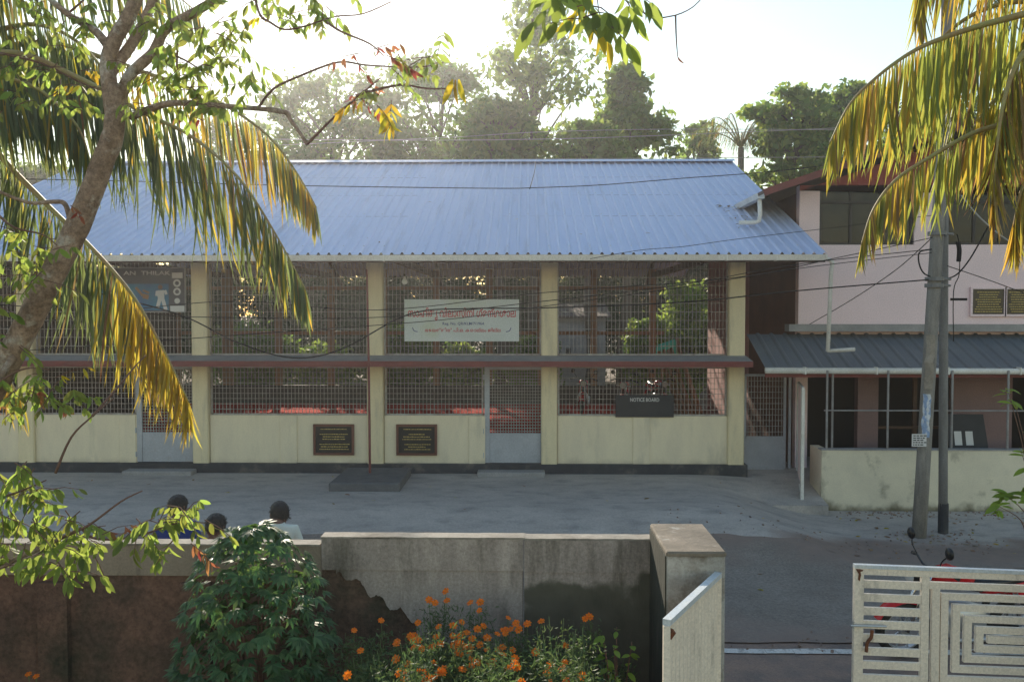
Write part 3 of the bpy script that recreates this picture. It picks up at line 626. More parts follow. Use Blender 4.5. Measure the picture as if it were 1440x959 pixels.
# ------------------------------------------------------------------ compound wall, pier and gates
cw = thing('compound_wall', 'weathered plaster garden wall with stained laterite base and pale coping', 'wall', (-2, 6.8, -.1))
def wsec(a, b, ytop, yb, Y0, Y1, name, mt, thick=.2, ztop=None):
    x0, x1 = XX(a, Y0), XX(b, Y1)
    za, zb_ = ztop
    mb = MB(); vs = []; n = max(2, int((x1 - x0) / .12)); g = random.Random(int(a * 7 + b))
    return x0, x1
WY = 6.8
def wallpanel(name, mt, a, b, z0, z1, y0=WY, th=.2, jit=.0, lowfun=None):
    x0, x1 = XX(a, WY), XX(b, WY); n = max(2, int((x1 - x0) / (.06 if lowfun is None else .014))); g = random.Random(int(a)); mb = MB()
    ring = []
    for i in range(n + 1):
        x = x0 + (x1 - x0) * i / n; zt = z1 + g.uniform(-jit, jit); zl = z0 if lowfun is None else lowfun(x) + g.uniform(-.007, .007) + .009 * math.sin(x * 37) + .005 * math.sin(x * 91 + 1)
        ring.append(((x, y0, zl), (x, y0, zt), (x, y0 + th, zt), (x, y0 + th, zl)))
    vs = [v for r_ in ring for v in r_]; fs = []
    for i in range(n):
        for k in range(4): fs.append((i * 4 + k, i * 4 + (k + 1) % 4, i * 4 + 4 + (k + 1) % 4, i * 4 + 4 + k)[::-1])
    fs += [(0, 1, 2, 3), tuple(n * 4 + k for k in (3, 2, 1, 0))]
    mb.add(vs, fs); return obj(name, mb, mt, cw)
zt1, zt2, zt3 = ZZ(769, WY), ZZ(758, WY), ZZ(759, WY)
wallpanel('wall_core', 'laterite', -420, 736, -.5, zt1 - .01, WY + .03, .10)
wallpanel('plaster_band', 'band', -420, 449, ZZ(812, WY), zt1, WY, .135, .0015)
def lowplaster(x):                                       # plaster has fallen away at the lower left
    p = 742 + x / WY * 1200
    return ZZ(812 + max(0, min(1, (p - 492) / 92)) ** .8 * 62 + (90 if p > 584 else 0) + 6 * math.sin(p * .21), WY)
wallpanel('plaster_band', 'plaster', 450, 736, ZZ(802, WY), zt2, WY - .012, .147, .0015)
wallpanel('plaster_face', 'plaster', 470, 735, 0, ZZ(802, WY) - .001, WY, .04, 0, lowplaster)
wallpanel('plaster_band', 'plaster_r', 737, 918, ZZ(804, WY), zt3, WY - .016, .15, .0015)
wallpanel('plaster_face', 'plaster_r', 737, 918, -.5, ZZ(804, WY) - .001, WY - .008, .135)
for a, b, z in ((-420, 448, zt1), (449, 738, zt2), (738, 918, zt3)): wallpanel('coping', 'coping', a, b, z + .001, z + .016, WY - .015, .15, .0015)
for a in (48, 250): wallpanel('buttress', 'laterite', a, a + 42, -.5, ZZ(822, WY), WY - .035, .064)
gp = thing('gate_pier', 'broad grey plastered gate pier with flat weathered top beside the wall', 'pier', (1.2, 6.4, -.2))
YA, YBp = 6.02, 6.82; x0, x1 = XX(940, YA), XX(1023, YA); zt = ZZ(778, YA)
mb = MB(); mb.bev(x0, x1, YA, YBp, -.5, zt - .012, .008); obj('shaft', mb, ['whitewash'], gp)
mb = MB(); mb.bev(x0 - .006, x1 + .008, YA - .01, YBp + .006, zt - .0115, zt + .02, .012); obj('cap', mb, 'pilcap', gp)
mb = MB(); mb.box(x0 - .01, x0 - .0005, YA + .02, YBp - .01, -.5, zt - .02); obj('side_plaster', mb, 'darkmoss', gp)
# small leaf swung open
A_, B_ = Vector((XX(1013, 5.99), 5.99, 0)), Vector((XX(940, 5.05), 5.05, 0))
ztl = ZZ(806, 5.99)
sg = thing('sheet_gate_leaf', 'cream corrugated sheet gate leaf swung open in front of the pier', 'gate', (B_.x, B_.y, 0))
Z = lambda v, z: Vector((v.x, v.y, z))
mb = MB(); mb.bar(Z(A_, ztl), Z(B_, ztl), .05, .035); obj('top_rail', mb, 'gaterail', sg)
for P_ in (A_, B_): mb = MB(); mb.bar(Z(P_, 0.0), Z(P_, ztl - .018), .04); obj('stile', mb, 'gatepaint', sg)
mb = MB(); mb.bar(Z(A_, .0), Z(B_, .0), .04); obj('bottom_rail', mb, 'gatepaint', sg)
mb = MB(); d_ = (B_ - A_).normalized(); nn = Vector((d_.y, -d_.x, 0)); n = 56; L_ = (B_ - A_).length; vs = []
for i in range(n + 1):
    p = A_ + d_ * (.02 + (L_ - .04) * i / n) + nn * (.008 if (i // 2) % 2 else -.004); vs += [Z(p, .02), Z(p, ztl - .019)]
mb.add(vs, [(2 * i, 2 * i + 2, 2 * i + 3, 2 * i + 1) for i in range(n)]); obj('corrugated_sheet', mb, 'gatepaint', sg)
mb = MB(); mb.box(-.012, .014, -.02, .02, -.03, .02, Matrix.Translation(Z(B_, ztl - .07) + Vector((.03, .015, 0))) @ Euler((.3, .5, .4)).to_matrix().to_4x4()); obj('rusty_lug', mb, 'rust', sg)
# slatted gate
GY = 6.22; gzt = ZZ(797, GY)
sgt = thing('slatted_gate', 'cream steel gate of horizontal slats and nested rectangular bars', 'gate', (3, GY, -.1))
xg0 = XX(1203, GY); k_ = GY / FPX
def GP(px, py): return ((px - 742) * k_, 3.2 - (py - 440 + (px - 1203) * .033) * k_)   # gate drawn in its own plane
def gbar(nm, a, b, c, d, y=GY, th=.03, m='gatepaint'):
    (xa, za), (xb, zb2) = GP(a, b), GP(c, d)
    mb = MB(); z2 = lambda x, z: z
    (xc, zc_), (xd_, zd) = GP(c, b), GP(a, d)
    vs = [(xa, y, za), (xc, y, zc_), (xb, y, zb2), (xd_, y, zd)]; vs += [(x, y + th, z) for x, _, z in vs]
    mb.add(vs, [(3, 2, 1, 0), (4, 5, 6, 7), (0, 1, 5, 4), (1, 2, 6, 5), (2, 3, 7, 6), (3, 0, 4, 7)]); return obj(nm, mb, m, sgt)
gbar('stile', 1203, 799, 1216, 1110, GY - .004, .038)
gbar('top_rail', 1203, 794, 1640, 799, GY - .006, .042, 'gaterail')
gbar('upper_rail', 1216.3, 799.3, 1640, 808)
gbar('middle_stile', 1297, 808.3, 1308, 1110)
gbar('middle_stile', 1312, 820, 1323, 1110)
for i in range(14): gbar('slat', 1216.3, 816 + i * 19.2, 1296.7, 827 + i * 19.2, GY + .003, .024)
cxg, cyg = 1476, 894
for i in range(5):                                       # nested rectangles
    a, t_ = 1308.3 + i * 16.5, 815 + i * 15.2; hb = cyg * 2 - t_
    a2 = 2 * cxg - a; q = .0015 * i
    gbar('nested_bar', a if i else 1308.3, t_, a2, t_ + 9.6, GY + .001)
    gbar('nested_bar', a, hb - 9.6, a2, hb, GY + .001)
    if i: gbar('nested_bar', a, t_ + 9.8, a + 10.5, hb - 9.8, GY + .002)
    gbar('nested_bar', a2 - 10.5, t_ + 9.8, a2, hb - 9.8, GY + .002)
gbar('nested_bar', 1391, 888.5, 1561, 899, GY + .001)
gbar('bottom_rail', 1216.3, 1000, 1640, 1010, GY - .003)
mb = MB(); xq, zq = GP(1196, 879); mb.tube([(xq, GY - .03, zq), (xq + .26, GY - .03, zq - .004)], .008, 8); mb.tube([(xq + .02, GY - .03, zq + .03), (xq + .02, GY - .03, zq - .02)], .007, 6); obj('sliding_bolt', mb, 'bikesilver', sgt)
mb = MB(); xq, zq = GP(1222, 884); mb.tube(smooth_path([(xq + .02, GY - .035, zq), (xq + .01, GY - .045, zq - .05), (xq - .015, GY - .04, zq - .09), (xq - .02, GY - .035, zq - .16)], 4), .013, 8); obj('hasp', mb, 'rust', sgt)
mb = MB(); xq, zq = GP(1208, 797); mb.add([(xq + x, GY - .0085, zq + z) for x, z in ((-.022, -.012), (.01, -.014), (.034, -.02), (.03, -.03), (.014, -.034), (.018, -.06), (.008, -.105), (-.004, -.09), (.0, -.05), (-.012, -.03))], [tuple(range(9, -1, -1))]); obj('rusty_lug', mb, 'rust', sgt)

# ------------------------------------------------------------------ poles and cables
def upole(name, label, base, top, r0, r1, m):
    t = thing(name, label, 'pole', base, 'roadside poles'); mb = MB(); b, e = Vector(base), Vector(top)
    mb.tube([b.lerp(e, i / 8) for i in range(9)], [r0 + (r1 - r0) * i / 8 for i in range(9)], 12); obj('shaft', mb, m, t, True); return t, b, e
YPo = 13.8
b1 = at(1292, 755, YPo); b1.z = ROADZ - .05; e1 = at(1345, -120, YPo - .1)
P1, b1, e1 = upole('utility_pole', 'leaning grey concrete pole with torn paper strips and cables', b1, e1, .112, .085, 'concrete_pole')
b2 = at(1326, 752, YPo + .25); b2.z = ROADZ - .05; e2 = at(1329, -120, YPo + .25)
P2, b2, e2 = upole('utility_pole', 'slim upright dark pole standing beside the leaning concrete pole', b2, e2, .072, .062, 'steel_pole')
def onpole(b, e, py, Y):
    z = ZZ(py, Y); t = (z - b.z) / (e.z - b.z); return b.lerp(e, t)
for py in (330, 393, 402):
    c = onpole(b1, e1, py, YPo); mb = MB(); mb.lathe(c, [(.135, -.03), (.14, -.03), (.14, .03), (.135, .03)], 14); obj('clamp', mb, 'steel_pole', P1)
    mb = MB(); mb.tube([c + Vector((.1, -.05, 0)), c + Vector((.3, .1, 0))], .02, 6); obj('clamp_arm', mb, 'steel_pole', P1)
cc = onpole(b2, e2, 421, YPo); mb = MB(); mb.box(cc.x + .06, cc.x + .32, cc.y - .12, cc.y - .09, cc.z - .02, cc.z + .02); obj('step_iron', mb, 'cable', P2)
mb = MB(); mb.lathe(Vector((b2.x, b2.y, b2.z)), [(.08, 0), (.079, .5), (.077, .55)], 12); obj('painted_foot', mb, 'plinth', P2)
def paper(name, label, py0, py1, w0, mt):
    c0, c1 = onpole(b1, e1, py0, YPo), onpole(b1, e1, py1, YPo); n = 10; g = random.Random(int(py0)); mb = MB(); vs = []
    for i in range(n + 1):
        c = c0.lerp(c1, i / n); dx = g.uniform(-.015, .015)
        for a in (-.55, 0, .55):
            an = math.pi * 1.5 - .45 + a * w0; rr = .128 + .01 * g.random(); vs.append(c + Vector((math.cos(an) * rr + dx, math.sin(an) * rr, 0)))
    mb.add(vs, [(i * 3 + k, i * 3 + k + 1, i * 3 + k + 4, i * 3 + k + 3) for i in range(n) for k in (0, 1)]); return obj(name, mb, mt, None, label=label, cat='paper')
paper('torn_poster', 'torn pale paper strip stuck high on the leaning pole', 470, 545, .9, 'coping')
paper('pasted_notice', 'blue and white strip notice pasted around the leaning pole', 552, 612, .8, 'signpaper')
ns = thing('small_notice', 'small white printed card fixed to the leaning pole', 'notice', at(1294, 628, YPo - .2))
c = at(1294, 619, YPo - .17); mb = MB(); mb.box(c.x - .13, c.x + .10, c.y, c.y + .006, c.z - .1, c.z + .1, ); obj('card', mb, 'paper', ns)
mb = MB(); g = random.Random(5)
for r_ in range(5):
    x = c.x - .11
    while x < c.x + .06: l_ = g.uniform(.02, .05); mb.box(x, x + l_, c.y - .002, c.y - .0005, c.z + .065 - r_ * .036, c.z + .065 - r_ * .036 + .016); x += l_ + .012
obj('print_lines', mb, 'cable', ns)
def cable(label, pts, r, m='cable', name='overhead_cable', n=7):
    P_ = [at(*p) if len(p) == 3 else p[0] for p in pts]; mb = MB(); mb.tube(smooth_path(P_, n), r, 5); return obj(name, mb, m, None, True, label=label, cat='cable', group='overhead cables')
pa = lambda py: (onpole(b1, e1, py, YPo) + Vector((-.1, -.06, 0)),)
cable('black cable sagging deeply across the hall and the name board to the pole', [(-60, 350, 12.5), (60, 392, 12.6), (245, 440, 12.8), (330, 480, 12.9), (410, 503, 13), (480, 491, 13), (575, 442, 13.1), (660, 434, 13.2), (760, 433, 13.3), (960, 425, 13.5), (1120, 409, 13.7), pa(394)], .011)
cable('thin cable crossing the hall above the name board', [(-60, 425, 13), (200, 441, 13), (290, 446, 13), (540, 446, 13.2), (770, 423, 13.4), (960, 400, 13.5), (1120, 372, 13.7), pa(352)], .007)
cable('thin cable rising from the hall gutter line to the pole', [(-60, 470, 14), (290, 425, 13.9), (530, 436, 13.8), (760, 412, 13.8), (1030, 391, 13.8), (1180, 362, 13.8), pa(336)], .007)
cable('slim cable running just above the thick cable at the pink wall', [(-60, 500, 12), (350, 470, 12.4), (620, 450, 12.8), (770, 430, 13), (960, 404, 13.2), (1120, 378, 13.5), pa(357)], .006)
cable('twisted wire crossing in front of the blue roof', [(-80, 250, 12), (180, 255, 12), (400, 261, 12), (680, 265, 12), (760, 264, 12), (850, 260, 12), (960, 251, 12.3), (1090, 241, 12.8), (1200, 225, 13.3), pa(190)], .006)
cable('wire dropping across the blue roof towards the gutter', [(830, 364, 14.6), (900, 352, 14.3), (960, 347, 14.1), (1040, 336, 14), (1200, 317, 13.9), pa(305)], .005)
cable('pale wire behind the roof ridge, lower one', [(-100, 222, 30), (500, 225, 30), (900, 223, 30), (1300, 220, 30)], .012, 'palecable')
cable('pale wire behind the roof ridge, middle one', [(-100, 190, 30), (480, 197, 30), (760, 196, 30), (1000, 188, 30), (1300, 175, 30)], .014, 'palecable')
cable('pale wire behind the roof ridge, upper sloping one', [(380, 205, 30), (640, 193, 30), (760, 186, 30), (960, 182, 30), (1300, 184, 30)], .012, 'palecable')
cable('short tie wire hanging from wire to the blue roof', [(753, 228, 18), (752, 240, 16), (745, 266, 12)], .006)
cable('slack black loop hanging between the two poles', [pa(352), (1292, 357, 13.7), (1300, 385, 13.65), (onpole(b2, e2, 391, YPo) + Vector((.05, -.09, 0)),), (1360, 370, 13.7), (1388, 322, 13.6), (1400, 300, 13.5)], .012)
cable('pale stay wire slanting down from the palm fronds past the windows', [(1352, 275, 13.2), (1380, 308, 13), (1425, 343, 12.8), (1500, 378, 12.5)], .012, 'palecable')
cable('thin stay wire slanting across the pink wall under the plaques', [(1135, 458, 17), (1200, 420, 16.3), (1262, 378, 15.5), (1310, 335, 14)], .008)
cable('thin wire from the slim pole towards the plaques', [(1332, 374, 13.9), (1385, 392, 14), (1440, 412, 14), (1520, 440, 14)], .007)
mb = MB(); mb.tube(smooth_path([at(1346, 330, 13.75), at(1349, 345, 13.75), at(1349, 385, 13.8), at(1341, 410, 13.8), at(1341, 480, 13.9)], 5), .008, 5); mb.tube(smooth_path([at(1347, 340, 13.74), at(1349, 352, 13.74), at(1348, 368, 13.74)], 4), .035, 6); obj('cable_coil', mb, 'cable', None, True, label='black coil of spare cable hanging beside the slim pole', cat='cable')

# ------------------------------------------------------------------ motorcycles
def motorcycle(label, paint, group=None):
    t = thing('motorcycle', label, 'motorcycle', (0, 0, 0), group)      # front points along -X, wheels on z=0
    def wheel(x):
        mb = MB(); c = Vector((x, 0, .3))
        mb.lathe(c, [(.22, -.03), (.26, -.05), (.295, -.035), (.3, 0), (.295, .035), (.26, .05), (.22, .03)], 24, 'Y'); wh = obj('wheel', mb, 'rubber', t, True)
        mb = MB(); mb.lathe(c, [(.225, -.03), (.205, -.03), (.205, .03), (.225, .03)], 24, 'Y')
        for k in range(10): a = k * math.pi / 5; mb.bar(c + Vector((math.cos(a) * .03, 0, math.sin(a) * .03)), c + Vector((math.cos(a) * .21, 0, math.sin(a) * .21)), .014)
        mb.lathe(c, [(0, -.05), (.055, -.05), (.055, .05), (0, .05)], 12, 'Y'); obj('rim', mb, 'bikesilver', wh)
    wheel(-.66); wheel(.62)
    for y in (-.075, .075):
        mb = MB(); mb.tube([(-.66, y, .3), (-.42, y, .92)], [.024, .02], 8); obj('fork_leg', mb, 'chrome', t, True)
    mb = MB(); mb.tube(smooth_path([(-.95, 0, .46), (-.86, 0, .6), (-.66, 0, .635), (-.45, 0, .56)], 4), .0, 4)
    def fender(pts, nm):
        mb = MB(); vs = []; P_ = smooth_path(pts, 4)
        for p in P_: vs += [p + Vector((0, -.065, -.03)), p + Vector((0, -.04, .01)), p + Vector((0, .04, .01)), p + Vector((0, .065, -.03))]
        mb.add(vs, [(i * 4 + k, i * 4 + k + 1, i * 4 + k + 5, i * 4 + k + 4) for i in range(len(P_) - 1) for k in range(3)]); obj(nm, mb, paint, t, True)
    fender([(-.97, 0, .42), (-.88, 0, .56), (-.66, 0, .635), (-.45, 0, .56)], 'front_fender'); fender([(.42, 0, .6), (.66, 0, .66), (.9, 0, .58), (1.0, 0, .44)], 'rear_fender')
    mb = MB(); mb.tube(smooth_path([(-.36, -.37, .98), (-.42, -.2, 1.03), (-.45, 0, .98), (-.42, .2, 1.03), (-.36, .37, .98)], 4), .013, 8); hb = obj('handlebar', mb, 'bikeblack', t, True)
    for y in (-1, 1):
        mb = MB(); mb.tube([(-.34, y * .4, .975), (-.385, y * .28, 1.01)], .02, 8); obj('grip', mb, 'rubber', hb)
        mb = MB(); mb.tube(smooth_path([(-.42, y * .2, 1.04), (-.44, y * .26, 1.12), (-.42, y * .3, 1.17)], 3), .007, 6); st = obj('mirror', mb, 'bikeblack', t)
        mb = MB(); mb.lathe((-.42, y * .33, 1.22), [(0, -.025), (.035, -.022), (.062, -.006), (.064, .012), (0, .014)], 14, 'X'); obj('mirror_head', mb, 'bikeblack', st, True)
        mb = MB(); mb.tube([(-.47, y * .1, .86), (-.5, y * .2, .86)], .02, 8); obj('indicator', mb, 'lamplens', t)
    mb = MB(); mb.lathe((-.62, 0, .88), [(0, -.015), (.07, -.01), (.095, .01), (.1, .05), (.07, .13), (0, .15)], 16, 'X'); hl = obj('headlight', mb, 'bikeblack', t, True)
    mb = MB(); mb.lathe((-.63, 0, .88), [(0, -.02), (.06, -.015), (.085, .005)], 16, 'X'); obj('lens', mb, 'lamplens', hl, True)
    def loft(nm, secs, m):
        mb = MB(); n = 12; vs = []
        for (x, zc_, hw, hh_) in secs:
            for k in range(n): a = 2 * math.pi * k / n; ca, sa = math.cos(a), math.sin(a); vs.append((x, hw * math.copysign(abs(ca) ** .7, ca), zc_ + hh_ * math.copysign(abs(sa) ** .7, sa)))
        fs = [(i * n + k, i * n + (k + 1) % n, (i + 1) * n + (k + 1) % n, (i + 1) * n + k) for i in range(len(secs) - 1) for k in range(n)]
        fs += [tuple(range(n - 1, -1, -1)), tuple((len(secs) - 1) * n + k for k in range(n))]; mb.add(vs, fs); return obj(nm, mb, m, t, True)
    loft('fuel_tank', [(-.40, .84, .05, .06), (-.33, .86, .12, .09), (-.15, .87, .15, .10), (.0, .84, .12, .08), (.08, .80, .07, .05)], paint)
    loft('seat', [(.03, .80, .08, .035), (.15, .79, .12, .045), (.4, .80, .13, .05), (.65, .84, .12, .045), (.78, .86, .07, .03)], 'bikeblack')
    loft('tail_cowl', [(.2, .70, .10, .05), (.5, .74, .11, .055), (.78, .80, .08, .045), (.9, .83, .04, .03)], paint)
    loft('engine', [(-.28, .42, .08, .08), (-.2, .44, .14, .16), (.02, .42, .15, .17), (.2, .40, .12, .13), (.26, .4, .06, .08)], 'bikesilver')
    mb = MB(); mb.bar((-.40, 0, .86), (-.3, 0, .4), .06); mb.bar((-.4, 0, .8), (.3, 0, .68), .05); mb.bar((.3, 0, .68), (.22, 0, .36), .05); mb.bar((.22, .08, .36), (.62, .08, .3), .035); mb.bar((.22, -.08, .36), (.62, -.08, .3), .035); obj('frame', mb, 'bikeblack', t)
    mb = MB(); mb.tube(smooth_path([(-.25, -.12, .42), (-.2, -.15, .24), (.1, -.16, .22), (.45, -.17, .28), (.9, -.17, .36)], 4), [.02] * 9 + [.03, .04, .045, .045, .045, .045, .045, .04][:8], 10); obj('exhaust', mb, 'bikesilver', t, True)
    for y in (-.12, .12): mb = MB(); mb.tube([(.6, y, .32), (.5, y, .7)], .028, 8); obj('shock_absorber', mb, 'chrome', t)
    mb = MB(); mb.box(.93, .97, -.05, .05, .70, .77); obj('tail_light', mb, 'bikered', t)
    mb = MB(); mb.tube([(.0, .12, .25), (.08, .3, .02)], .012, 6); obj('side_stand', mb, 'bikeblack', t)
    return t
bk1 = motorcycle('red and black motorcycle parked on the road behind the slatted gate', 'bikered')
bk1.location = (at(1292, 800, 9.1).x + .42, 9.05, ROADZ + .005); bk1.rotation_euler = (R(4), 0, R(8))
def copy_tree(o, parent=None):
    c = o.copy(); COL.objects.link(c); c.parent = parent
    for ch in o.children: copy_tree(ch, c)
    return c
for (x, y, rz_, lab) in ((2.75, 24.6, 78, 'motorcycle with red tank parked inside the hall behind the notice board'), (3.75, 25.0, 100, 'motorcycle parked inside the hall near the stacked timber'), (1.6, 25.2, 85, 'motorcycle parked inside the hall away from the timber, half in the dark')):
    c = copy_tree(bk1); c.location = (x, y, ZF + .003); c.rotation_euler = (R(4), 0, R(rz_)); c['label'] = lab; c['group'] = 'motorcycles inside the hall'
for i in range(6):
    g = random.Random(i + 40); x = 4.35 + i * .13; mb = MB()
    mb.tube([(x, 24.0 + .12 * i, ZF), (x - .35 + g.uniform(-.15, .15), 25.6 + g.uniform(0, .4), 2.3 + g.uniform(-.3, .2))], [.07, .055], 8, .15)
    obj('timber_pole', mb, 'wood', None, label='rough timber pole leaning in the right end of the hall', cat='timber', group='timber poles leaning in the hall')

# ------------------------------------------------------------------ people (seen from behind over the wall)
def person(label, X, Y, headz, shirt, turn, tilt=0., hunch=.02):
    gz_ = ROADZ + .003; s = (headz - gz_) / (1.60 - hunch)           # head centre at 1.60 in a 1.71 m figure
    t = thing('person', label, 'person', (X, Y, gz_), 'men standing behind the wall')
    J = {'pel': (0, 0, .92), 'wai': (0, .01, 1.08), 'che': (0, .0, 1.28), 'nb': (0, -.01, 1.43), 'nt': (0, .015, 1.50),
         'sl': (-.17, 0, 1.385), 'el': (-.235, .03, 1.10), 'wl': (-.20, .17, .90), 'hl': (-.18, .23, .84), 'sr': (.17, 0, 1.385), 'er': (.235, .03, 1.10), 'wr': (.20, .17, .90), 'hr': (.18, .23, .84),
         'pl': (-.10, 0, .86), 'kl': (-.11, .03, .48), 'al': (-.12, 0, .09), 'tl': (-.13, .15, .04), 'pr': (.10, 0, .86), 'kr': (.11, .03, .48), 'ar': (.12, 0, .09), 'tr': (.13, .15, .04)}
    Rd = {'pel': (.155, .11), 'wai': (.15, .105), 'che': (.165, .115), 'nb': (.075, .075), 'nt': (.058, .06), 'sl': (.07, .07), 'sr': (.07, .07), 'el': (.05, .05), 'er': (.05, .05), 'wl': (.033, .033), 'wr': (.033, .033), 'hl': (.04, .028), 'hr': (.04, .028),
          'pl': (.09, .09), 'pr': (.09, .09), 'kl': (.065, .065), 'kr': (.065, .065), 'al': (.045, .045), 'ar': (.045, .045), 'tl': (.042, .03), 'tr': (.042, .03)}
    E = [('pel', 'wai'), ('wai', 'che'), ('che', 'nb'), ('nb', 'nt'), ('che', 'sl'), ('sl', 'el'), ('el', 'wl'), ('wl', 'hl'), ('che', 'sr'), ('sr', 'er'), ('er', 'wr'), ('wr', 'hr'), ('pel', 'pl'), ('pl', 'kl'), ('kl', 'al'), ('al', 'tl'), ('pel', 'pr'), ('pr', 'kr'), ('kr', 'ar'), ('ar', 'tr')]
    for sd_, q in ((-1, 'l'), (1, 'r')):
        for f in range(5):
            base = Vector(J['h' + q]); k1 = 'f%d%s' % (f, q); k2 = 'g%d%s' % (f, q)
            J[k1] = base + Vector((sd_ * (-.03 + .017 * f) * -1, .035 if f else .0, -.035)); J[k2] = J[k1] + Vector((0, .012, -.045 - (.008 if f in (2, 3) else 0)))
            Rd[k1] = (.010, .010); Rd[k2] = (.008, .008); E += [('h' + q, k1), (k1, k2)]
    ks = list(J); me = bpy.data.meshes.new('body'); me.from_pydata([Vector(J[k]) for k in ks], [(ks.index(a), ks.index(b)) for a, b in E], [])
    o = bpy.data.objects.new('body', me); COL.objects.link(o); o.modifiers.new('s', 'SKIN'); sub = o.modifiers.new('u', 'SUBSURF'); sub.levels = 2; sub.render_levels = 2
    for i, k in enumerate(ks): me.skin_vertices[0].data[i].radius = Rd[k]; me.skin_vertices[0].data[i].use_root = (k == 'pel')
    dg = bpy.context.evaluated_depsgraph_get(); bm_ = bpy.data.meshes.new_from_object(o.evaluated_get(dg)); bpy.data.objects.remove(o)
    # head: a shaped skull with nose, brow, jaw and ears, joined into the same mesh
    vs = [v.co.copy() for v in bm_.vertices]; fs = [tuple(p.vertices) for p in bm_.polygons]
    hm = Matrix.Translation((0, .02 + hunch * .9, 1.60 - hunch)) @ Euler((R(-tilt), 0, R(turn))).to_matrix().to_4x4(); nu, nv = 24, 18; off = len(vs)
    for j in range(nv + 1):
        th = math.pi * j / nv
        for i in range(nu):
            ph_ = 2 * math.pi * i / nu; x, y, z = math.sin(th) * math.cos(ph_), math.sin(th) * math.sin(ph_), math.cos(th)
            wx = .078 * (1 - .16 * max(0, -z)); wy = .100 * (1 - .10 * max(0, -z)); zz = math.copysign(abs(z) ** .82, z); px_, py_, pz_ = math.copysign(abs(x) ** .92, x) * wx, y * wy, zz * .116
            fr_ = max(0, y)
            if fr_ > .8 and abs(x) < .25 and -.35 < z < .1: py_ += .022 * (1 - abs(x) / .25) * (1 - abs(z + .12) / .25 if abs(z + .12) < .25 else 0)
            if fr_ > .6 and .1 < z < .25: py_ += .004
            if fr_ > .6 and abs(z) < .1 and .2 < abs(x) < .55: py_ -= .006
            if fr_ > .75 and abs(z + .5) < .07 and abs(x) < .3: py_ += .005
            if abs(y) < .3 and abs(z + .02) < .28: px_ += math.copysign(.016, x) * (1 - abs(y) / .3) * (1 - abs(z + .02) / .28)
            vs.append(hm @ Vector((px_, py_, pz_)))
    for j in range(nv):
        for i in range(nu): fs.append((off + j * nu + i, off + j * nu + (i + 1) % nu, off + (j + 1) * nu + (i + 1) % nu, off + (j + 1) * nu + i))
    me2 = bpy.data.meshes.new('body'); T = Matrix.Translation((X, Y, gz_)) @ Matrix.Scale(s, 4); me2.from_pydata([T @ v for v in vs], [], fs)
    mi = []
    for p in me2.polygons:
        c = T.inverted() @ p.center
        mi.append(1 if (.93 < c.z < 1.455 and not (c.z < 1.06 and abs(c.x) > .165)) and p.index < len(bm_.polygons) else 2 if c.z <= .93 and abs(c.x) < .165 and c.z > .07 else 0)
    me2.polygons.foreach_set('material_index', mi); me2.polygons.foreach_set('use_smooth', [True] * len(mi))
    body = obj('body', me2, ['skin', shirt, 'trousers'], t)
    hb = MB(); hv = []; nu = 20
    for j in range(10):
        th = R(2 + j * 11.2)
        for i in range(nu):
            ph_ = 2 * math.pi * i / nu; y = math.sin(ph_); lim = 1.0 if y < .35 else max(.35, 1 - (y - .35) * .85)
            tt = th * lim; x_, y_, z_ = math.sin(tt) * math.cos(ph_), math.sin(tt) * y, math.cos(tt)
            jt = 1 + rnd.uniform(-.035, .03); hv.append(T @ (hm @ Vector((math.copysign(abs(x_) ** .85, x_) * .087 * jt, y_ * .109 * jt, math.copysign(abs(z_) ** .8, z_) * .122 * jt))))
    hb.add(hv, [(j * nu + i, j * nu + (i + 1) % nu, (j + 1) * nu + (i + 1) % nu, (j + 1) * nu + i) for j in range(9) for i in range(nu)] + [tuple(range(nu))]); 
    for v in list(hv) * 4:
        o_ = (T @ hm).translation; d0 = (v - o_).normalized(); tang = (d0.cross(Vector((rnd.uniform(-1, 1), rnd.uniform(-1, 1), rnd.uniform(-1, 1)))).normalized() * .6 + d0 * .35 + Vector((0, 0, -.5))).normalized(); wv = d0.cross(tang) * .0035; v0 = v - d0 * .004 + Vector((rnd.uniform(-.008, .008), rnd.uniform(-.008, .008), rnd.uniform(-.006, .006)))
        hb.add([v0 - wv, v0 + wv, v0 + tang * .03 + d0 * .004], [(0, 1, 2)])
    obj('hair', hb, 'hair', t, False)
    cl = MB(); cl.lathe((X, Y - .008 * s, gz_ + 1.428 * s), [(.088 * s, -.01), (.078 * s, .03), (.07 * s, .034), (.07 * s, 0)], 16); obj('collar', cl, shirt, t, True)
p_ = at(389, 726, 8.35); person('man in pale white shirt with thick dark hair standing behind the wall', p_.x, p_.y, p_.z, 'shirt_white', 28, 4, .085)
p_ = at(300, 742, 8.0); person('man in pink checked shirt standing behind the wall', p_.x, p_.y, p_.z, 'shirt_pink', -12, 6, .045)
p_ = at(248, 713, 8.75); person('man in blue shirt standing behind the wall, half hidden by leaves', p_.x, p_.y, p_.z, 'shirt_blue', -20)

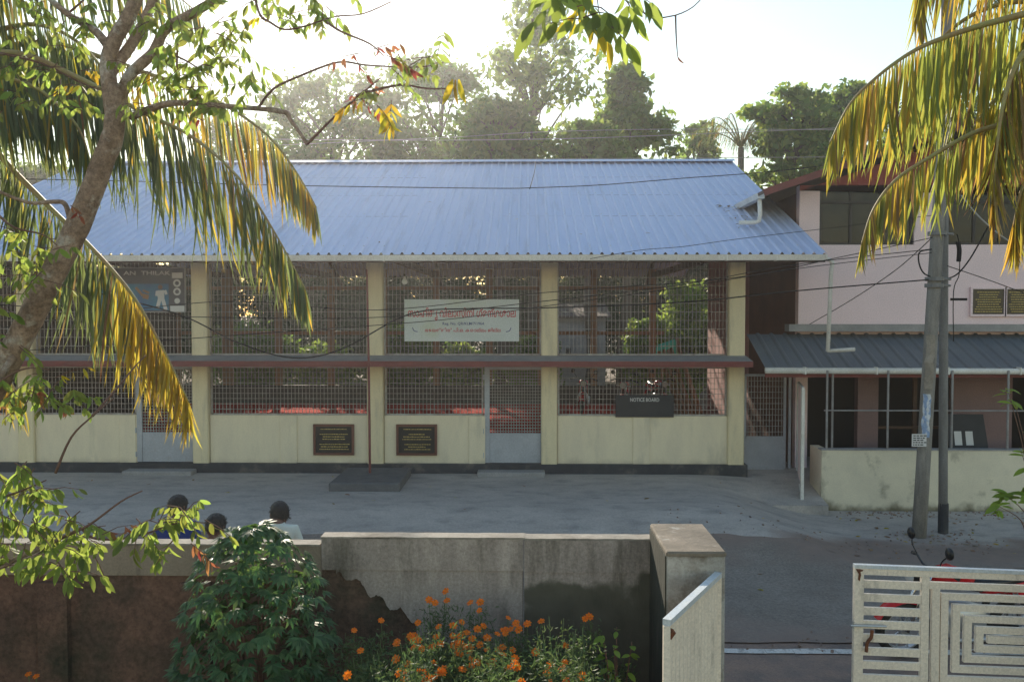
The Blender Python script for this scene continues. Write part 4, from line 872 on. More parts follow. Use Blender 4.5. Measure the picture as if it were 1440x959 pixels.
# ------------------------------------------------------------------ foliage meshes
def leaf_mesh(name, m, width=.34, droop=.25, n=4, fold=.06, serr=0.):
    mb = MB(); L_, C_, R_ = [], [], []
    for i in range(n + 1):
        u = i / n; wd = width * .5 * math.sin(math.pi * min(1, u * .92 + .06)) ** .8 * (1 if i < n else .02); z = -droop * u * u
        if serr and 0 < i < n: wd *= 1 + serr * (1 if i % 2 else -1)
        L_.append((u, wd, z + fold * wd / width)); C_.append((u, 0, z)); R_.append((u, -wd, z + fold * wd / width))
    vs = L_ + C_ + R_; k = n + 1
    mb.add(vs, [(i, k + i, k + i + 1, i + 1) for i in range(n)] + [(k + i, 2 * k + i, 2 * k + i + 1, k + i + 1) for i in range(n)])
    me = mb.mesh(name, True); me.materials.append(M[m]); return me
LEAF = [leaf_mesh('leaf', 'leaf', .36, .22), leaf_mesh('leaf', 'leaf', .30, .4), leaf_mesh('leaf', 'leaf', .42, .1)]
LRED = leaf_mesh('leaf', 'leaf_red', .36, .5); LYEL = leaf_mesh('leaf', 'leaf_yellow', .26, .25)
PALM = {k: [leaf_mesh('leaflet', k, w_, d_, 5, .02) for d_, w_ in ((.08, .034), (.22, .028), (.4, .031), (-.12, .026))] for k in ('palm', 'palm_yellow', 'palm_dry', 'palm_lime')}
class Batch:                                             # joins many small leaf copies into one mesh
    def __init__(s): s.V = []; s.F = []; s.n = 0; s.MI = []
    def add(s, me, mtx, mi=0):
        co = np.empty(len(me.vertices) * 3); me.vertices.foreach_get('co', co); m = np.array(mtx); co = co.reshape(-1, 3) @ m[:3, :3].T + m[:3, 3]
        s.V.append(co); s.F += [tuple(i + s.n for i in p.vertices) for p in me.polygons]; s.MI += [mi] * len(me.polygons); s.n += len(co)
    def mesh(s, name):
        me = bpy.data.meshes.new(name); me.from_pydata(np.concatenate(s.V).tolist(), [], s.F); me.polygons.foreach_set('material_index', s.MI); me.polygons.foreach_set('use_smooth', [True] * len(s.F)); me.update(); return me

# ------------------------------------------------------------------ foreground tree
YT = 5.0
tree = thing('leafy_tree', 'mottled brown leaning tree with light green drooping leaves in the garden', 'tree', (-4.3, 5, -.05))
def px3(pts): return [at(*p) for p in pts]
def limb(name, pts, r, jit=.1, n=10, m='bark'):
    P_ = smooth_path(px3(pts), 5); k = len(P_); mb = MB(); rr = [r[0] + (r[1] - r[0]) * i / (k - 1) for i in range(k)]
    mb.tube(P_, rr, n, jit); return obj(name, mb, m, tree, True)
limb('trunk', [(-300, 1150, 5.2), (-180, 900, 5.15), (-70, 650, 5.1), (5, 520, 5.05), (62, 410, 5.0), (108, 320, 5), (140, 240, 5), (160, 185, 5), (165, 120, 5)], (.088, .056), .14, 14)
limb('limb', [(162, 175, 5), (152, 100, 5), (160, 60, 5), (185, 15, 5), (215, -60, 5), (300, -190, 5)], (.05, .034), .1)
limb('limb', [(165, 160, 5), (180, 110, 5), (215, 75, 5), (235, 40, 4.95), (290, 8, 4.9), (350, -40, 4.8), (480, -130, 4.3), (700, -170, 3.6), (860, -120, 3.3)], (.036, .015), .1)
limb('limb', [(155, 70, 5), (135, 45, 5.05), (110, 30, 5.1), (80, 8, 5.1), (30, -40, 5.2)], (.026, .015))
limb('limb', [(185, 165, 5), (215, 152, 4.9), (250, 145, 4.85), (310, 149, 4.8), (395, 157, 4.75), (408, 168, 4.75), (432, 203, 4.7)], (.022, .009))
limb('limb', [(150, 110, 5.0), (190, 55, 5.1), (215, 0, 5.2), (230, -60, 5.2)], (.034, .024))
limb('limb', [(100, 320, 5), (92, 288, 5), (75, 284, 5), (40, 285, 4.95), (-5, 268, 4.9)], (.016, .009))
limb('limb', [(20, 500, 5.0), (-15, 560, 4.8), (-60, 680, 4.6), (-30, 800, 4.5), (30, 782, 4.45), (85, 757, 4.45), (115, 742, 4.45)], (.022, .008))
tw = MB()
def twig(pts, r0=.008, r1=.003): P_ = smooth_path(px3(pts), 4); k = len(P_); tw.tube(P_, [r0 + (r1 - r0) * i / (k - 1) for i in range(k)], 6)
for pts in ([(432, 203, 4.7), (470, 165, 4.65), (505, 135, 4.6), (535, 110, 4.6)], [(363, 152, 4.77), (385, 125, 4.7), (420, 108, 4.7), (475, 88, 4.65), (515, 92, 4.6), (575, 95, 4.6), (615, 92, 4.6)],
            [(358, -5, 4.8), (366, 22, 4.8), (380, 32, 4.8), (400, 42, 4.8), (430, 37, 4.75), (470, 24, 4.7), (510, 20, 4.7), (550, 3, 4.7)], [(460, 32, 4.7), (480, 45, 4.65), (520, 62, 4.6), (540, 80, 4.6)], [(250, 60, 5), (248, 110, 5), (247, 145, 5)],
            [(95, 20, 5.1), (118, 0, 5.1), (150, -30, 5.1)], [(225, 70, 4.9), (260, 85, 4.8), (300, 110, 4.7)], [(78, 665, 4.5), (100, 615, 4.5), (130, 585, 4.5), (160, 560, 4.6)],
            [(85, 757, 4.45), (125, 738, 4.4), (170, 705, 4.4), (200, 690, 4.4)], [(115, 742, 4.45), (130, 756, 4.4), (165, 758, 4.4), (205, 750, 4.4), (250, 735, 4.4), (290, 735, 4.4)], [(0, 700, 4.6), (30, 690, 4.6), (65, 675, 4.6)], [(130, 585, 4.5), (165, 545, 4.7), (190, 515, 4.9), (205, 500, 5.0)],
            [(888, -60, 3.3), (905, 18, 3.3), (940, 24, 3.3), (975, 10, 3.3), (1000, -20, 3.3)], [(950, 22, 3.3), (951, 55, 3.3), (953, 80, 3.3)], [(780, -100, 3.4), (790, -40, 3.3), (800, 0, 3.3)], [(830, -110, 3.3), (835, -40, 3.2), (842, 15, 3.2)],
            [(0, 75, 5.2), (60, 90, 5.1), (110, 115, 5.0), (150, 130, 5.0)], [(-5, 300, 4.9), (20, 320, 4.8), (60, 330, 4.8), (80, 345, 4.8)], [(-60, 680, 4.6), (-20, 560, 4.8), (30, 520, 4.9), (70, 520, 4.9)], [(500, 135, 4.6), (560, 120, 4.6), (600, 125, 4.6), (640, 125, 4.6)]):
    twig(pts, *((.0035, .0015) if pts[0][2] < 3.5 else (.008, .003)))
nindiv = [0]; restL = Batch()
def put_leaf(me, p, d, size, parent=tree, indiv=True, mi=0):
    z = Vector((rnd.uniform(-.6, .6), rnd.uniform(-1, .2), rnd.uniform(-.2, .6))); mt = frame_mtx(p, d, z, size)
    if indiv and nindiv[0] < 296: inst('leaf', me, parent, mt); nindiv[0] += 1
    else: restL.add(me, mt, mi)
def spray(px, py, Y, n, rad, size=.07, cols=(1, 0, 0), indiv=True, hang=.9):
    """n compound leaves: short twig with paired drooping leaflets"""
    for _ in range(n):
        a = rnd.uniform(0, 2 * math.pi); q = math.sqrt(rnd.random()) * rad; c = at(px + q * math.cos(a), py + q * .8 * math.sin(a), Y + rnd.uniform(-.22, .22))
        d = Vector((rnd.uniform(-1, 1), rnd.uniform(-.7, .7), rnd.uniform(-.6, .35))).normalized(); ln_ = rnd.uniform(.10, .2); e = c + d * ln_ + Vector((0, 0, -.03))
        tw.tube([c, c.lerp(e, .55) + Vector((0, 0, .012)), e], [.0032, .0025, .0015], 4, cap=False)
        npair = rnd.randint(2, 4); r_ = rnd.random(); cm = 0 if r_ < cols[0] else 1 if r_ < cols[0] + cols[1] else 2
        for k in range(npair * 2 + 1):
            f = 1 if k == npair * 2 else (k // 2 + .6) / npair; p = c.lerp(e, f); side = d.cross(Vector((0, 0, 1))).normalized() * (1 if k % 2 else -1) * (0 if k == npair * 2 else 1)
            dr = (d * .5 + side * .75 + Vector((0, 0, -hang)) + Vector((rnd.uniform(-.25, .25),) * 3)).normalized()
            me = rnd.choice(LEAF) if cm == 0 else LRED if cm == 1 else LYEL
            put_leaf(me, p, dr, size * rnd.uniform(.7, 1.25), indiv=indiv, mi=cm)
# leaves that show largest first: they stay single objects
spray(812, 8, 3.3, 7, 46, .10, (.85, 0, .15)); spray(800, 0, 3.2, 3, 22, .11); spray(765, -5, 3.2, 2, 12, .10); spray(868, -8, 3.2, 2, 10, .09); put_leaf(PALM['palm_dry'][0], at(953, 78, 3.3), Vector((-.3, 0, -1)), .05); put_leaf(LRED, at(953, 80, 3.3), Vector((.4, 0, -1)), .035, mi=1)
spray(95, 785, 4.45, 7, 30, .085); spray(130, 755, 4.45, 7, 28, .075); spray(40, 770, 4.5, 8, 34, .075); spray(225, 740, 4.4, 8, 30, .07); spray(265, 722, 4.4, 6, 26, .07); spray(65, 695, 4.5, 8, 34, .075); spray(22, 660, 4.6, 8, 30, .075); spray(30, 730, 4.5, 7, 34, .075); spray(95, 730, 4.45, 5, 24, .07)
for c_ in ((30, 745, 34, 4), (210, 720, 22, 3)): spray(c_[0], c_[1], 4.5, c_[3], c_[2])
sp = [(40, 330, 4.9, 6, 36), (15, 390, 4.9, 6, 34), (60, 370, 4.9, 4, 26), (55, 540, 4.95, 9, 34), (85, 560, 4.95, 4, 20), (25, 555, 4.9, 6, 28), (10, 470, 4.85, 3, 24),
      (95, 110, 5, 6, 32), (110, 140, 5, 4, 24), (30, 95, 5.1, 5, 30), (60, 25, 5.1, 5, 34), (15, 15, 5.1, 4, 30), (110, 20, 5.1, 3, 28), (12, 140, 5.1, 3, 20),
      (270, 50, 4.9, 9, 40), (300, 85, 4.9, 10, 38), (250, 95, 5, 7, 34), (225, 130, 5, 6, 30), (320, 20, 4.9, 8, 36), (290, 125, 4.8, 6, 30), (350, 95, 4.8, 4, 22), (235, 15, 5, 6, 34), (200, 100, 5.1, 4, 24), (340, 130, 4.8, 3, 16),
      (420, 15, 4.8, 6, 36), (450, 5, 4.8, 4, 24), (390, 8, 4.8, 4, 24), (120, 60, 5.2, 4, 30), (155, 20, 5.2, 3, 30)]
for (a, b, y, n, r_) in sp: spray(a, b, y, int(n * 1.45), r_ * 1.15, indiv=True, cols=(.94, .02, .04))
spray(575, 92, 4.6, 4, 26, .06, (.55, .45, 0)); spray(535, 78, 4.6, 2, 16, .055, (.5, .5, 0)); spray(620, 80, 4.6, 3, 18, .08, (.8, .2, 0)); spray(500, 78, 4.65, 2, 12, .05, (.2, .8, 0)); spray(500, 130, 4.6, 2, 12, .05, (0, 1, 0)); spray(540, 145, 4.6, 3, 16, .085, (.2, .1, .7)); spray(520, 140, 4.6, 1, 8, .085, (.2, .0, .8))
spray(145, 750, 4.4, 1, 3, .06, (0, 1, 0)); spray(268, 765, 4.4, 1, 3, .06, (0, 1, 0)); spray(283, 170, 4.8, 1, 5, .06, (0, 1, 0)); spray(98, 290, 4.95, 1, 4, .05, (0, 1, 0))
for (dx, a) in ((0, -.2), (9, .05), (-9, -.45)):
    put_leaf(LYEL, at(641 + dx * .5, 112, 3.6), Vector((a + .1, 0, -1)), .11, indiv=False, mi=2)
# crown outside the frame
for (a, b, y, n, r_) in ((-80, 100, 5, 14, 90), (-60, 420, 4.9, 12, 60), (200, -90, 5.1, 22, 110), (420, -100, 4.6, 16, 90), (-60, 720, 4.6, 8, 50), (650, -140, 3.8, 12, 80), (880, -90, 3.3, 5, 40), (300, -190, 5, 18, 110)): spray(a, b, y, n, r_, indiv=False)
obj('twigs', tw, 'twig', tree, True, kind='stuff')
me = restL.mesh('leaves'); obj('leaves', me, ['leaf', 'leaf_red', 'leaf_yellow'], tree, kind='stuff')

# ------------------------------------------------------------------ coconut palms
def frond(palm, pts, Lmax, n, indiv, yel=.15, dry=.05, tipyel=.0, hang=1.0, r0=.026, seed=0, t0=.12, sidew=.5, tdir=.0, extra=0, green='palm'):
    g = random.Random(seed); P_ = smooth_path(pts, 8); k = len(P_); mb = MB()
    mb.tube(P_, [r0 * (1 - .85 * i / (k - 1)) for i in range(k)], 7); fr = obj('frond', mb, 'rachis', palm, True)
    B_ = Batch(); ms = [green, 'palm_yellow', 'palm_dry']
    for i in range(n + extra):
        u = t0 + (1 - t0) * ((i + .5) / n if i < n else (i - n + g.random()) / extra); f = u * (k - 1); j = min(k - 2, int(f)); p = P_[j].lerp(P_[j + 1], f - j); t = (P_[j + 1] - P_[j]).normalized()
        sd_ = t.cross(Vector((0, 0, 1))); sd_ = sd_.normalized() if sd_.length > .05 else Vector((0, 1, 0))
        for s_ in (-1, 1):
            prof = min(1, .55 + u * 1.6) * (1 - max(0, u - .62) * 1.55); L_ = Lmax * prof * g.uniform(.72, 1.15)
            d = t * (tdir + .12 + .3 * u) + sd_ * s_ * sidew * g.uniform(.3, 1.5) + Vector((g.uniform(-.16, .16), g.uniform(-.16, .16), -hang * 1.5 * g.uniform(.8, 1.15)))
            r_ = g.random(); py = yel + tipyel * max(0, u - .45) * 1.8; key = 'palm_dry' if r_ < dry else 'palm_yellow' if r_ < dry + py else green
            me = g.choice(PALM[key]); mt = frame_mtx(p, d, sd_ * s_ + Vector((0, 0, .4)), L_) @ Matrix.Diagonal((1, g.uniform(.8, 1.2) * min(1.6, .62 / L_), 1, 1))
            if indiv and i < n: inst('leaflet', me, fr, mt)
            else: B_.add(me, mt, ms.index(key))
    if B_.n: obj('leaflets', B_.mesh('leaflets'), ms, fr, kind='stuff')
def palm(name, label, base, crown, seed):
    t = thing(name, label, 'palm tree', base, 'coconut palms'); b, c = Vector(base), Vector(crown); mb = MB()
    P_ = [b.lerp(c, i / 14) + Vector((.12 * math.sin(i * .22), 0, 0)) for i in range(15)]; mb.tube(P_, [.17 - .05 * i / 14 + .008 * (i % 2) for i in range(15)], 12, .06); obj('trunk', mb, 'palmtrunk', t, True); return t
cl_ = at(-75, 90, 6.1); lp = palm('coconut_palm', 'coconut palm with grey-green drooping fronds beside the leaning tree', (cl_.x - .25, 6.1, -.06), cl_, 1)
A3 = lambda pts: [at(*p) for p in pts]
frond(lp, [cl_] + A3([(-10, 205, 6.05), (60, 282, 6.0), (130, 350, 5.95), (186, 415, 5.9), (228, 488, 5.85), (266, 566, 5.8)]), .74, 75, True, .05, .04, 1.9, 1.05, seed=11, sidew=.35, tdir=-.35, extra=75)
frond(lp, [cl_] + A3([(20, 75, 6.2), (110, 110, 6.3), (200, 158, 6.3), (270, 193, 6.3), (335, 250, 6.25), (385, 325, 6.2), (430, 408, 6.2)]), .86, 74, True, .02, .02, .4, 1.1, seed=12, sidew=.3, extra=45)
frond(lp, [cl_] + A3([(60, 60, 6.8), (180, 95, 6.9), (290, 135, 7.0), (370, 185, 7.0), (415, 240, 7.0), (445, 292, 7.0)]), .72, 90, False, .45, .05, .2, 1.1, seed=13, sidew=.3)
frond(lp, [cl_] + A3([(-20, 50, 6.3), (50, 35, 6.5), (110, 60, 6.6), (160, 120, 6.6), (190, 190, 6.6)]), .75, 90, False, .06, .02, .1, 1.2, seed=14, sidew=.3)
frond(lp, [cl_] + A3([(-30, 100, 5.9), (10, 110, 5.9), (60, 130, 6.0), (110, 180, 6.0), (130, 240, 6.0)]), .6, 75, False, .1, .02, .1, 1.2, seed=15, sidew=.3)
frond(lp, [cl_] + A3([(-60, 0, 6.2), (0, -50, 6.3), (100, -70, 6.4), (200, -40, 6.5), (280, 20, 6.6)]), .7, 75, False, .1, .02, .1, 1.0, seed=16)
frond(lp, [cl_] + A3([(-110, 260, 6.0), (-90, 380, 5.9), (-30, 470, 5.9), (30, 560, 5.9)]), .6, 67, False, .2, .1, .4, 1.0, seed=17)
for i, (dx, dy, dz) in enumerate(((-2.4, .6, .4), (-1.6, -1.2, .2), (-1.2, 1.8, .9), (-2.2, .2, 1.2), (.3, -1.9, .3))):
    frond(lp, [cl_, cl_ + Vector((dx * .4, dy * .4, .5 + dz * .3)), cl_ + Vector((dx * .8, dy * .8, .3 + dz * .3)), cl_ + Vector((dx * 1.15, dy * 1.15, -.7))], .7, 66, False, .1, .03, .1, .9, seed=30 + i)
cr_ = at(1545, -10, 5.6); rp = palm('coconut_palm', 'coconut palm with yellowing fronds hanging beside the utility poles', (cr_.x + .2, 5.6, -.06), cr_, 2)
frond(rp, [cr_] + A3([(1440, 20, 5.6), (1380, 36, 5.65), (1328, 53, 5.7), (1283, 73, 5.7), (1235, 107, 5.7), (1195, 147, 5.7), (1166, 203, 5.7)]), .74, 75, True, .28, .05, .25, 1.35, seed=21, sidew=.25, green='palm_lime', extra=20)
frond(rp, [cr_] + A3([(1500, 130, 5.5), (1440, 165, 5.45), (1370, 187, 5.4), (1310, 220, 5.4), (1260, 253, 5.4), (1228, 295, 5.4), (1211, 345, 5.4)]), .48, 70, True, .26, .16, .3, 1.3, seed=22, sidew=.25, green='palm_lime', r0=.024, extra=15)
frond(rp, [cr_] + A3([(1490, 50, 5.3), (1440, 75, 5.2), (1415, 130, 5.15), (1403, 200, 5.1), (1398, 290, 5.1)]), .62, 50, False, .5, .25, .2, 1.2, seed=23, sidew=.3, green='palm_lime')
frond(rp, [cr_] + A3([(1450, -70, 5.8), (1370, -95, 5.9), (1310, -85, 6.0), (1295, -30, 6.0), (1300, 20, 6.0)]), .65, 50, False, .6, .05, .2, 1.2, seed=24, sidew=.25, green='palm_lime')
frond(rp, [cr_] + A3([(1470, 0, 6.1), (1400, 8, 6.2), (1340, 40, 6.3), (1290, 100, 6.3), (1262, 170, 6.3)]), .85, 55, False, .35, .05, .3, 1.3, seed=25, sidew=.25, green='palm_lime')
frond(rp, [cr_] + A3([(1480, 90, 5.9), (1440, 110, 6.0), (1390, 150, 6.0), (1350, 215, 6.0)]), .7, 60, False, .3, .1, .3, 1.3, seed=26, sidew=.25, green='palm_lime')
frond(rp, [cr_] + A3([(1530, 120, 5.2), (1480, 230, 5.1), (1440, 260, 5.1), (1425, 320, 5.1)]), .6, 60, False, .6, .1, .3, 1.3, seed=27, sidew=.25, green='palm_lime')
for i, (dx, dy, dz) in enumerate(((2.4, .6, .4), (1.6, -1.4, .2), (1.4, 1.8, .9), (2.2, -.2, 1.2), (.2, 2.2, .8))):
    frond(rp, [cr_, cr_ + Vector((dx * .4, dy * .4, .5 + dz * .3)), cr_ + Vector((dx * .8, dy * .8, .3 + dz * .3)), cr_ + Vector((dx * 1.15, dy * 1.15, -.7))], .7, 60, False, .15, .05, .1, .9, seed=50 + i)

# ------------------------------------------------------------------ broad-leaved shrub by the wall
def palmate(name, m, lobes=5):
    mb = MB()
    for i in range(lobes):
        a = R(-75 + 150 * i / (lobes - 1)); L_ = .62 + .38 * math.cos(a) ; d = Vector((math.cos(a), math.sin(a), 0)); s_ = Vector((-d.y, d.x, 0))
        vs = [Vector((0, 0, 0)), d * L_ * .45 + s_ * L_ * .16 + Vector((0, 0, .0)), d * L_ + Vector((0, 0, -.22 * L_)), d * L_ * .45 - s_ * L_ * .16 + Vector((0, 0, .0)), d * L_ * .5 + Vector((0, 0, -.05))]
        mb.add(vs, [(0, 4, 1), (1, 4, 2), (4, 3, 2), (0, 3, 4)])
    me = mb.mesh(name); me.materials.append(M[m]); return me
PAL = [palmate('leaf', 'shrub', k) for k in (5, 7, 5)]
sx = at(360, 850, 6.15); sh_ = thing('broadleaf_shrub', 'dark green dome-shaped shrub with lobed leaves against the wall', 'shrub', (sx.x, 6.15, -.06))
mb = MB(); g = random.Random(9); c0 = Vector((sx.x, 6.15, .62)); rx, rzz = .54, 1.0
for i in range(16):
    a = g.uniform(0, 6.28); q = g.uniform(.3, .9); e = c0 + Vector((math.cos(a) * rx * q, math.sin(a) * rx * q * .75, rzz * (1 - q * .75)))
    mb.tube(smooth_path([(sx.x + g.uniform(-.1, .1), 6.15 + g.uniform(-.08, .08), -.06), c0 + Vector((math.cos(a) * .1, math.sin(a) * .08, 0)), e], 4), [.016 - .0013 * k for k in range(9)], 6)
obj('stems', mb, 'twig', sh_, True); nb_ = Batch(); cnt = 0
for i in range(900):
    h = g.random(); a = g.uniform(0, 6.28); prof = math.sqrt(max(0, 1 - (max(0, h - .42) / .58) ** 2.2)) * (1 if h > .3 else .62 + h * 1.25); q = rx * prof * (g.random() ** .22)
    p = Vector((sx.x + math.cos(a) * q * 1.06, 6.13 + math.sin(a) * q * .8, .0 + h * 1.66)); out = Vector((math.cos(a), math.sin(a), 0))
    d = out * g.uniform(.5, 1) + Vector((g.uniform(-.5, .5), g.uniform(-.5, .5), g.uniform(-.9, .1))); mt = frame_mtx(p, d, Vector((0, -.2, 1)) + out * .6, g.uniform(.065, .135))
    if cnt < 290 and (math.sin(a) < .1 or h > .8): inst('leaf', g.choice(PAL), sh_, mt); cnt += 1
    else: nb_.add(g.choice(PAL), mt)
obj('leaves', nb_.mesh('leaves'), 'shrub', sh_, kind='stuff')

# ------------------------------------------------------------------ orange cosmos bed
fm = MB()
for k in range(8):
    a = k * math.pi / 4; d = Vector((math.cos(a), math.sin(a), 0)); s_ = Vector((-d.y, d.x, 0)); z = .1 if k % 2 else .0
    fm.add([d * .12, d * .62 + s_ * .30 + Vector((0, 0, .16 + z)), d * 1.0 + s_ * .16 + Vector((0, 0, .12 + z)), d * .96 - s_ * .1 + Vector((0, 0, .15 + z)), d * .62 - s_ * .30 + Vector((0, 0, .18 + z))], [(0, 4, 3, 2, 1)])
fm.cur = 1; fm.lathe((0, 0, .06), [(.26, 0), (.22, .16), (.1, .22), (0, .22)], 8)
FLOW = fm.mesh('flower'); FLOW.materials.append(M['petal']); FLOW.materials.append(M['petal'])
f1 = [(228, 398), (455, 315), (283, 570), (175, 775), (583, 640), (592, 490), (705, 447), (730, 480), (768, 333), (798, 552), (860, 140), (910, 165), (1003, 68), (1013, 147), (1210, 165), (1293, 160), (1287, 230), (943, 367), (1063, 360), (920, 453), (888, 530), (957, 515), (1060, 443), (1122, 447), (1175, 420), (1268, 388), (1225, 468), (1350, 462), (1127, 517), (1205, 540), (1290, 520), (1352, 563), (1122, 597), (1213, 640), (1217, 697), (897, 675), (978, 727), (950, 745), (780, 745), (860, 808), (910, 795)]
f2 = [(383, 355), (523, 397), (462, 437), (365, 437), (365, 465), (305, 470), (345, 565), (795, 550), (388, 712), (443, 708), (688, 695), (772, 722), (920, 773), (685, 808), (665, 750), (820, 805), (937, 360), (970, 345), (415, 585), (350, 620)]
FL = [(460 + u / 6, 820 + v / 6) for u, v in f1] + [(640 + u / 5.14, 800 + v / 5.14) for u, v in f2]
gF = random.Random(12); FL += [(gF.uniform(555, 800), gF.uniform(872, 962)) for _ in range(34)]
plants = [(492, 6.2), (515, 5.7), (548, 6.0), (560, 5.4), (588, 6.1), (612, 6.45), (628, 5.5), (640, 6.0), (655, 6.5), (668, 5.6), (690, 5.8), (706, 6.2), (722, 5.5), (735, 6.0), (775, 5.6), (800, 6.0), (830, 5.5), (848, 6.3), (600, 5.2), (700, 5.15), (790, 5.2)]
PL = []
for i, (p, Y) in enumerate(plants):
    t = thing('cosmos_plant', 'orange cosmos plant with feathery foliage in the bed before the wall', 'flower plant', (XX(p, Y), Y, -.06), 'orange cosmos flowers in the bed'); PL.append([t, XX(p, Y), Y, []])
for (u, v) in FL:
    Y = 6.45 - max(0, v - 835) / 125 * 1.15; p = at(u, v, Y); b_ = min(PL, key=lambda q: abs(q[1] - p.x) * 1.0 + abs(q[2] - Y) * .6); b_[3].append(p)
rng = np.random.default_rng(4)
for (t, x, Y, fl) in PL:
    g = random.Random(int(x * 100)); hmax = 3.2 - (918 - 440) * Y / 1200 + g.uniform(-.05, .08); base = Vector((x, Y, -.06)); mb = MB(); tips = []
    for p in fl: tips.append(p)
    for k in range(7): a = g.uniform(0, 6.28); tips.append(base + Vector((math.cos(a) * .17, math.sin(a) * .17, .06 + hmax * g.uniform(.85, 1.08))))
    for p in tips: mb.tube(smooth_path([base + Vector((g.uniform(-.03, .03), g.uniform(-.03, .03), 0)), base.lerp(p, .5) + Vector((0, 0, .05)), p], 4), [.006 - .0005 * k for k in range(9)], 5)
    obj('stems', mb, 'stemgreen', t, True)
    n = 2600; P_ = []; tipa = [tip for tip in tips]
    for k in range(n):
        tip = g.choice(tipa); u = g.random() ** .6 * .93; c = base.lerp(tip, u); s_ = .085 * (1 - .6 * u) + .02
        P_.append((c.x + g.gauss(0, s_), c.y + g.gauss(0, s_), c.z + g.gauss(0, .03)))
    obj('foliage', cloud_mesh('foliage', np.array(P_), np.array([g.uniform(.025, .06) for _ in P_]), rng, .22), 'cosmos', t)
    for p in fl:
        nrm = Vector((g.uniform(-.5, .5), -.55 + g.uniform(-.4, .3), .8)); inst('flower', FLOW, t, frame_mtx(p, nrm.orthogonal(), nrm, g.uniform(.024, .034)))
t = thing('cosmos_plant', 'lone orange cosmos plant low at the foot of the stained wall', 'flower plant', (XX(44, 6.2), 6.2, -.06))
mb = MB(); pts_ = [at(40, 948, 6.2), at(51, 951, 6.2)]
for p in pts_: mb.tube([(XX(44, 6.2), 6.2, -.06), p], .004, 5); inst('flower', FLOW, t, frame_mtx(p, (1, 0, 0), (0, -.5, 1), .026))
obj('stems', mb, 'stemgreen', t)
# pale leafy plant near the pier, and the young plant at the roadside
def bushlet(name, label, base, h, rad, n, size, mt, cat='plant', leafn=40):
    t = thing(name, label, cat, base); g = random.Random(int(base[0] * 50)); mb = MB(); b = Vector(base); ends = []
    for i in range(6):
        e = b + Vector((g.uniform(-rad, rad), g.uniform(-rad, rad), h * g.uniform(.6, 1))); ends.append(e); mb.tube(smooth_path([b, b.lerp(e, .5) + Vector((0, 0, .04)), e], 4), [.01 - .0009 * k for k in range(9)], 5)
    obj('stems', mb, 'twig', t, True); lm = leaf_mesh('leaf', mt, .5, .25)
    for i in range(n):
        e = g.choice(ends); p = b.lerp(e, g.uniform(.35, 1)); a = g.uniform(0, 6.28); inst('leaf', lm, t, frame_mtx(p, (math.cos(a), math.sin(a), g.uniform(-.5, .3)), (0, -.4, 1), size * g.uniform(.7, 1.2)))
p_ = at(868, 959, 6.1); bushlet('leafy_plant', 'yellow-green round-leaved plant growing beside the gate pier', (p_.x, 6.1, -.06), 1.0, .13, 70, .085, 'yellowgreen')
rp_ = at(1436, 740, 13.2); rb = (rp_.x + .1, 13.2, ROADZ)
t = thing('roadside_sapling', 'young sapling with bright green leaves before the porch wall', 'sapling', rb); mb = MB(); lm = leaf_mesh('leaf', 'yellowgreen', .4, .25); g = random.Random(2)
for (a, b, n) in ((1420, 700, 13), (1436, 690, 12), (1405, 712, 7), (1436, 635, 5), (1418, 552, 5), (1428, 570, 5), (1450, 660, 14), (1460, 600, 10)):
    e = at(a, b, 13.2); mb.tube(smooth_path([rb, Vector(rb).lerp(e, .5) + Vector((.12, 0, .1)), e], 4), [.014 - .0012 * k for k in range(9)], 5)
    for k in range(n): an = g.uniform(0, 6.28); inst('leaf', lm, t, frame_mtx(e + Vector((g.uniform(-.09, .09), g.uniform(-.09, .09), g.uniform(-.07, .07))), (math.cos(an), math.sin(an), g.uniform(-.5, .4)), (0, -.4, 1), g.uniform(.16, .28)))
obj('stems', mb, 'twig', t, True)

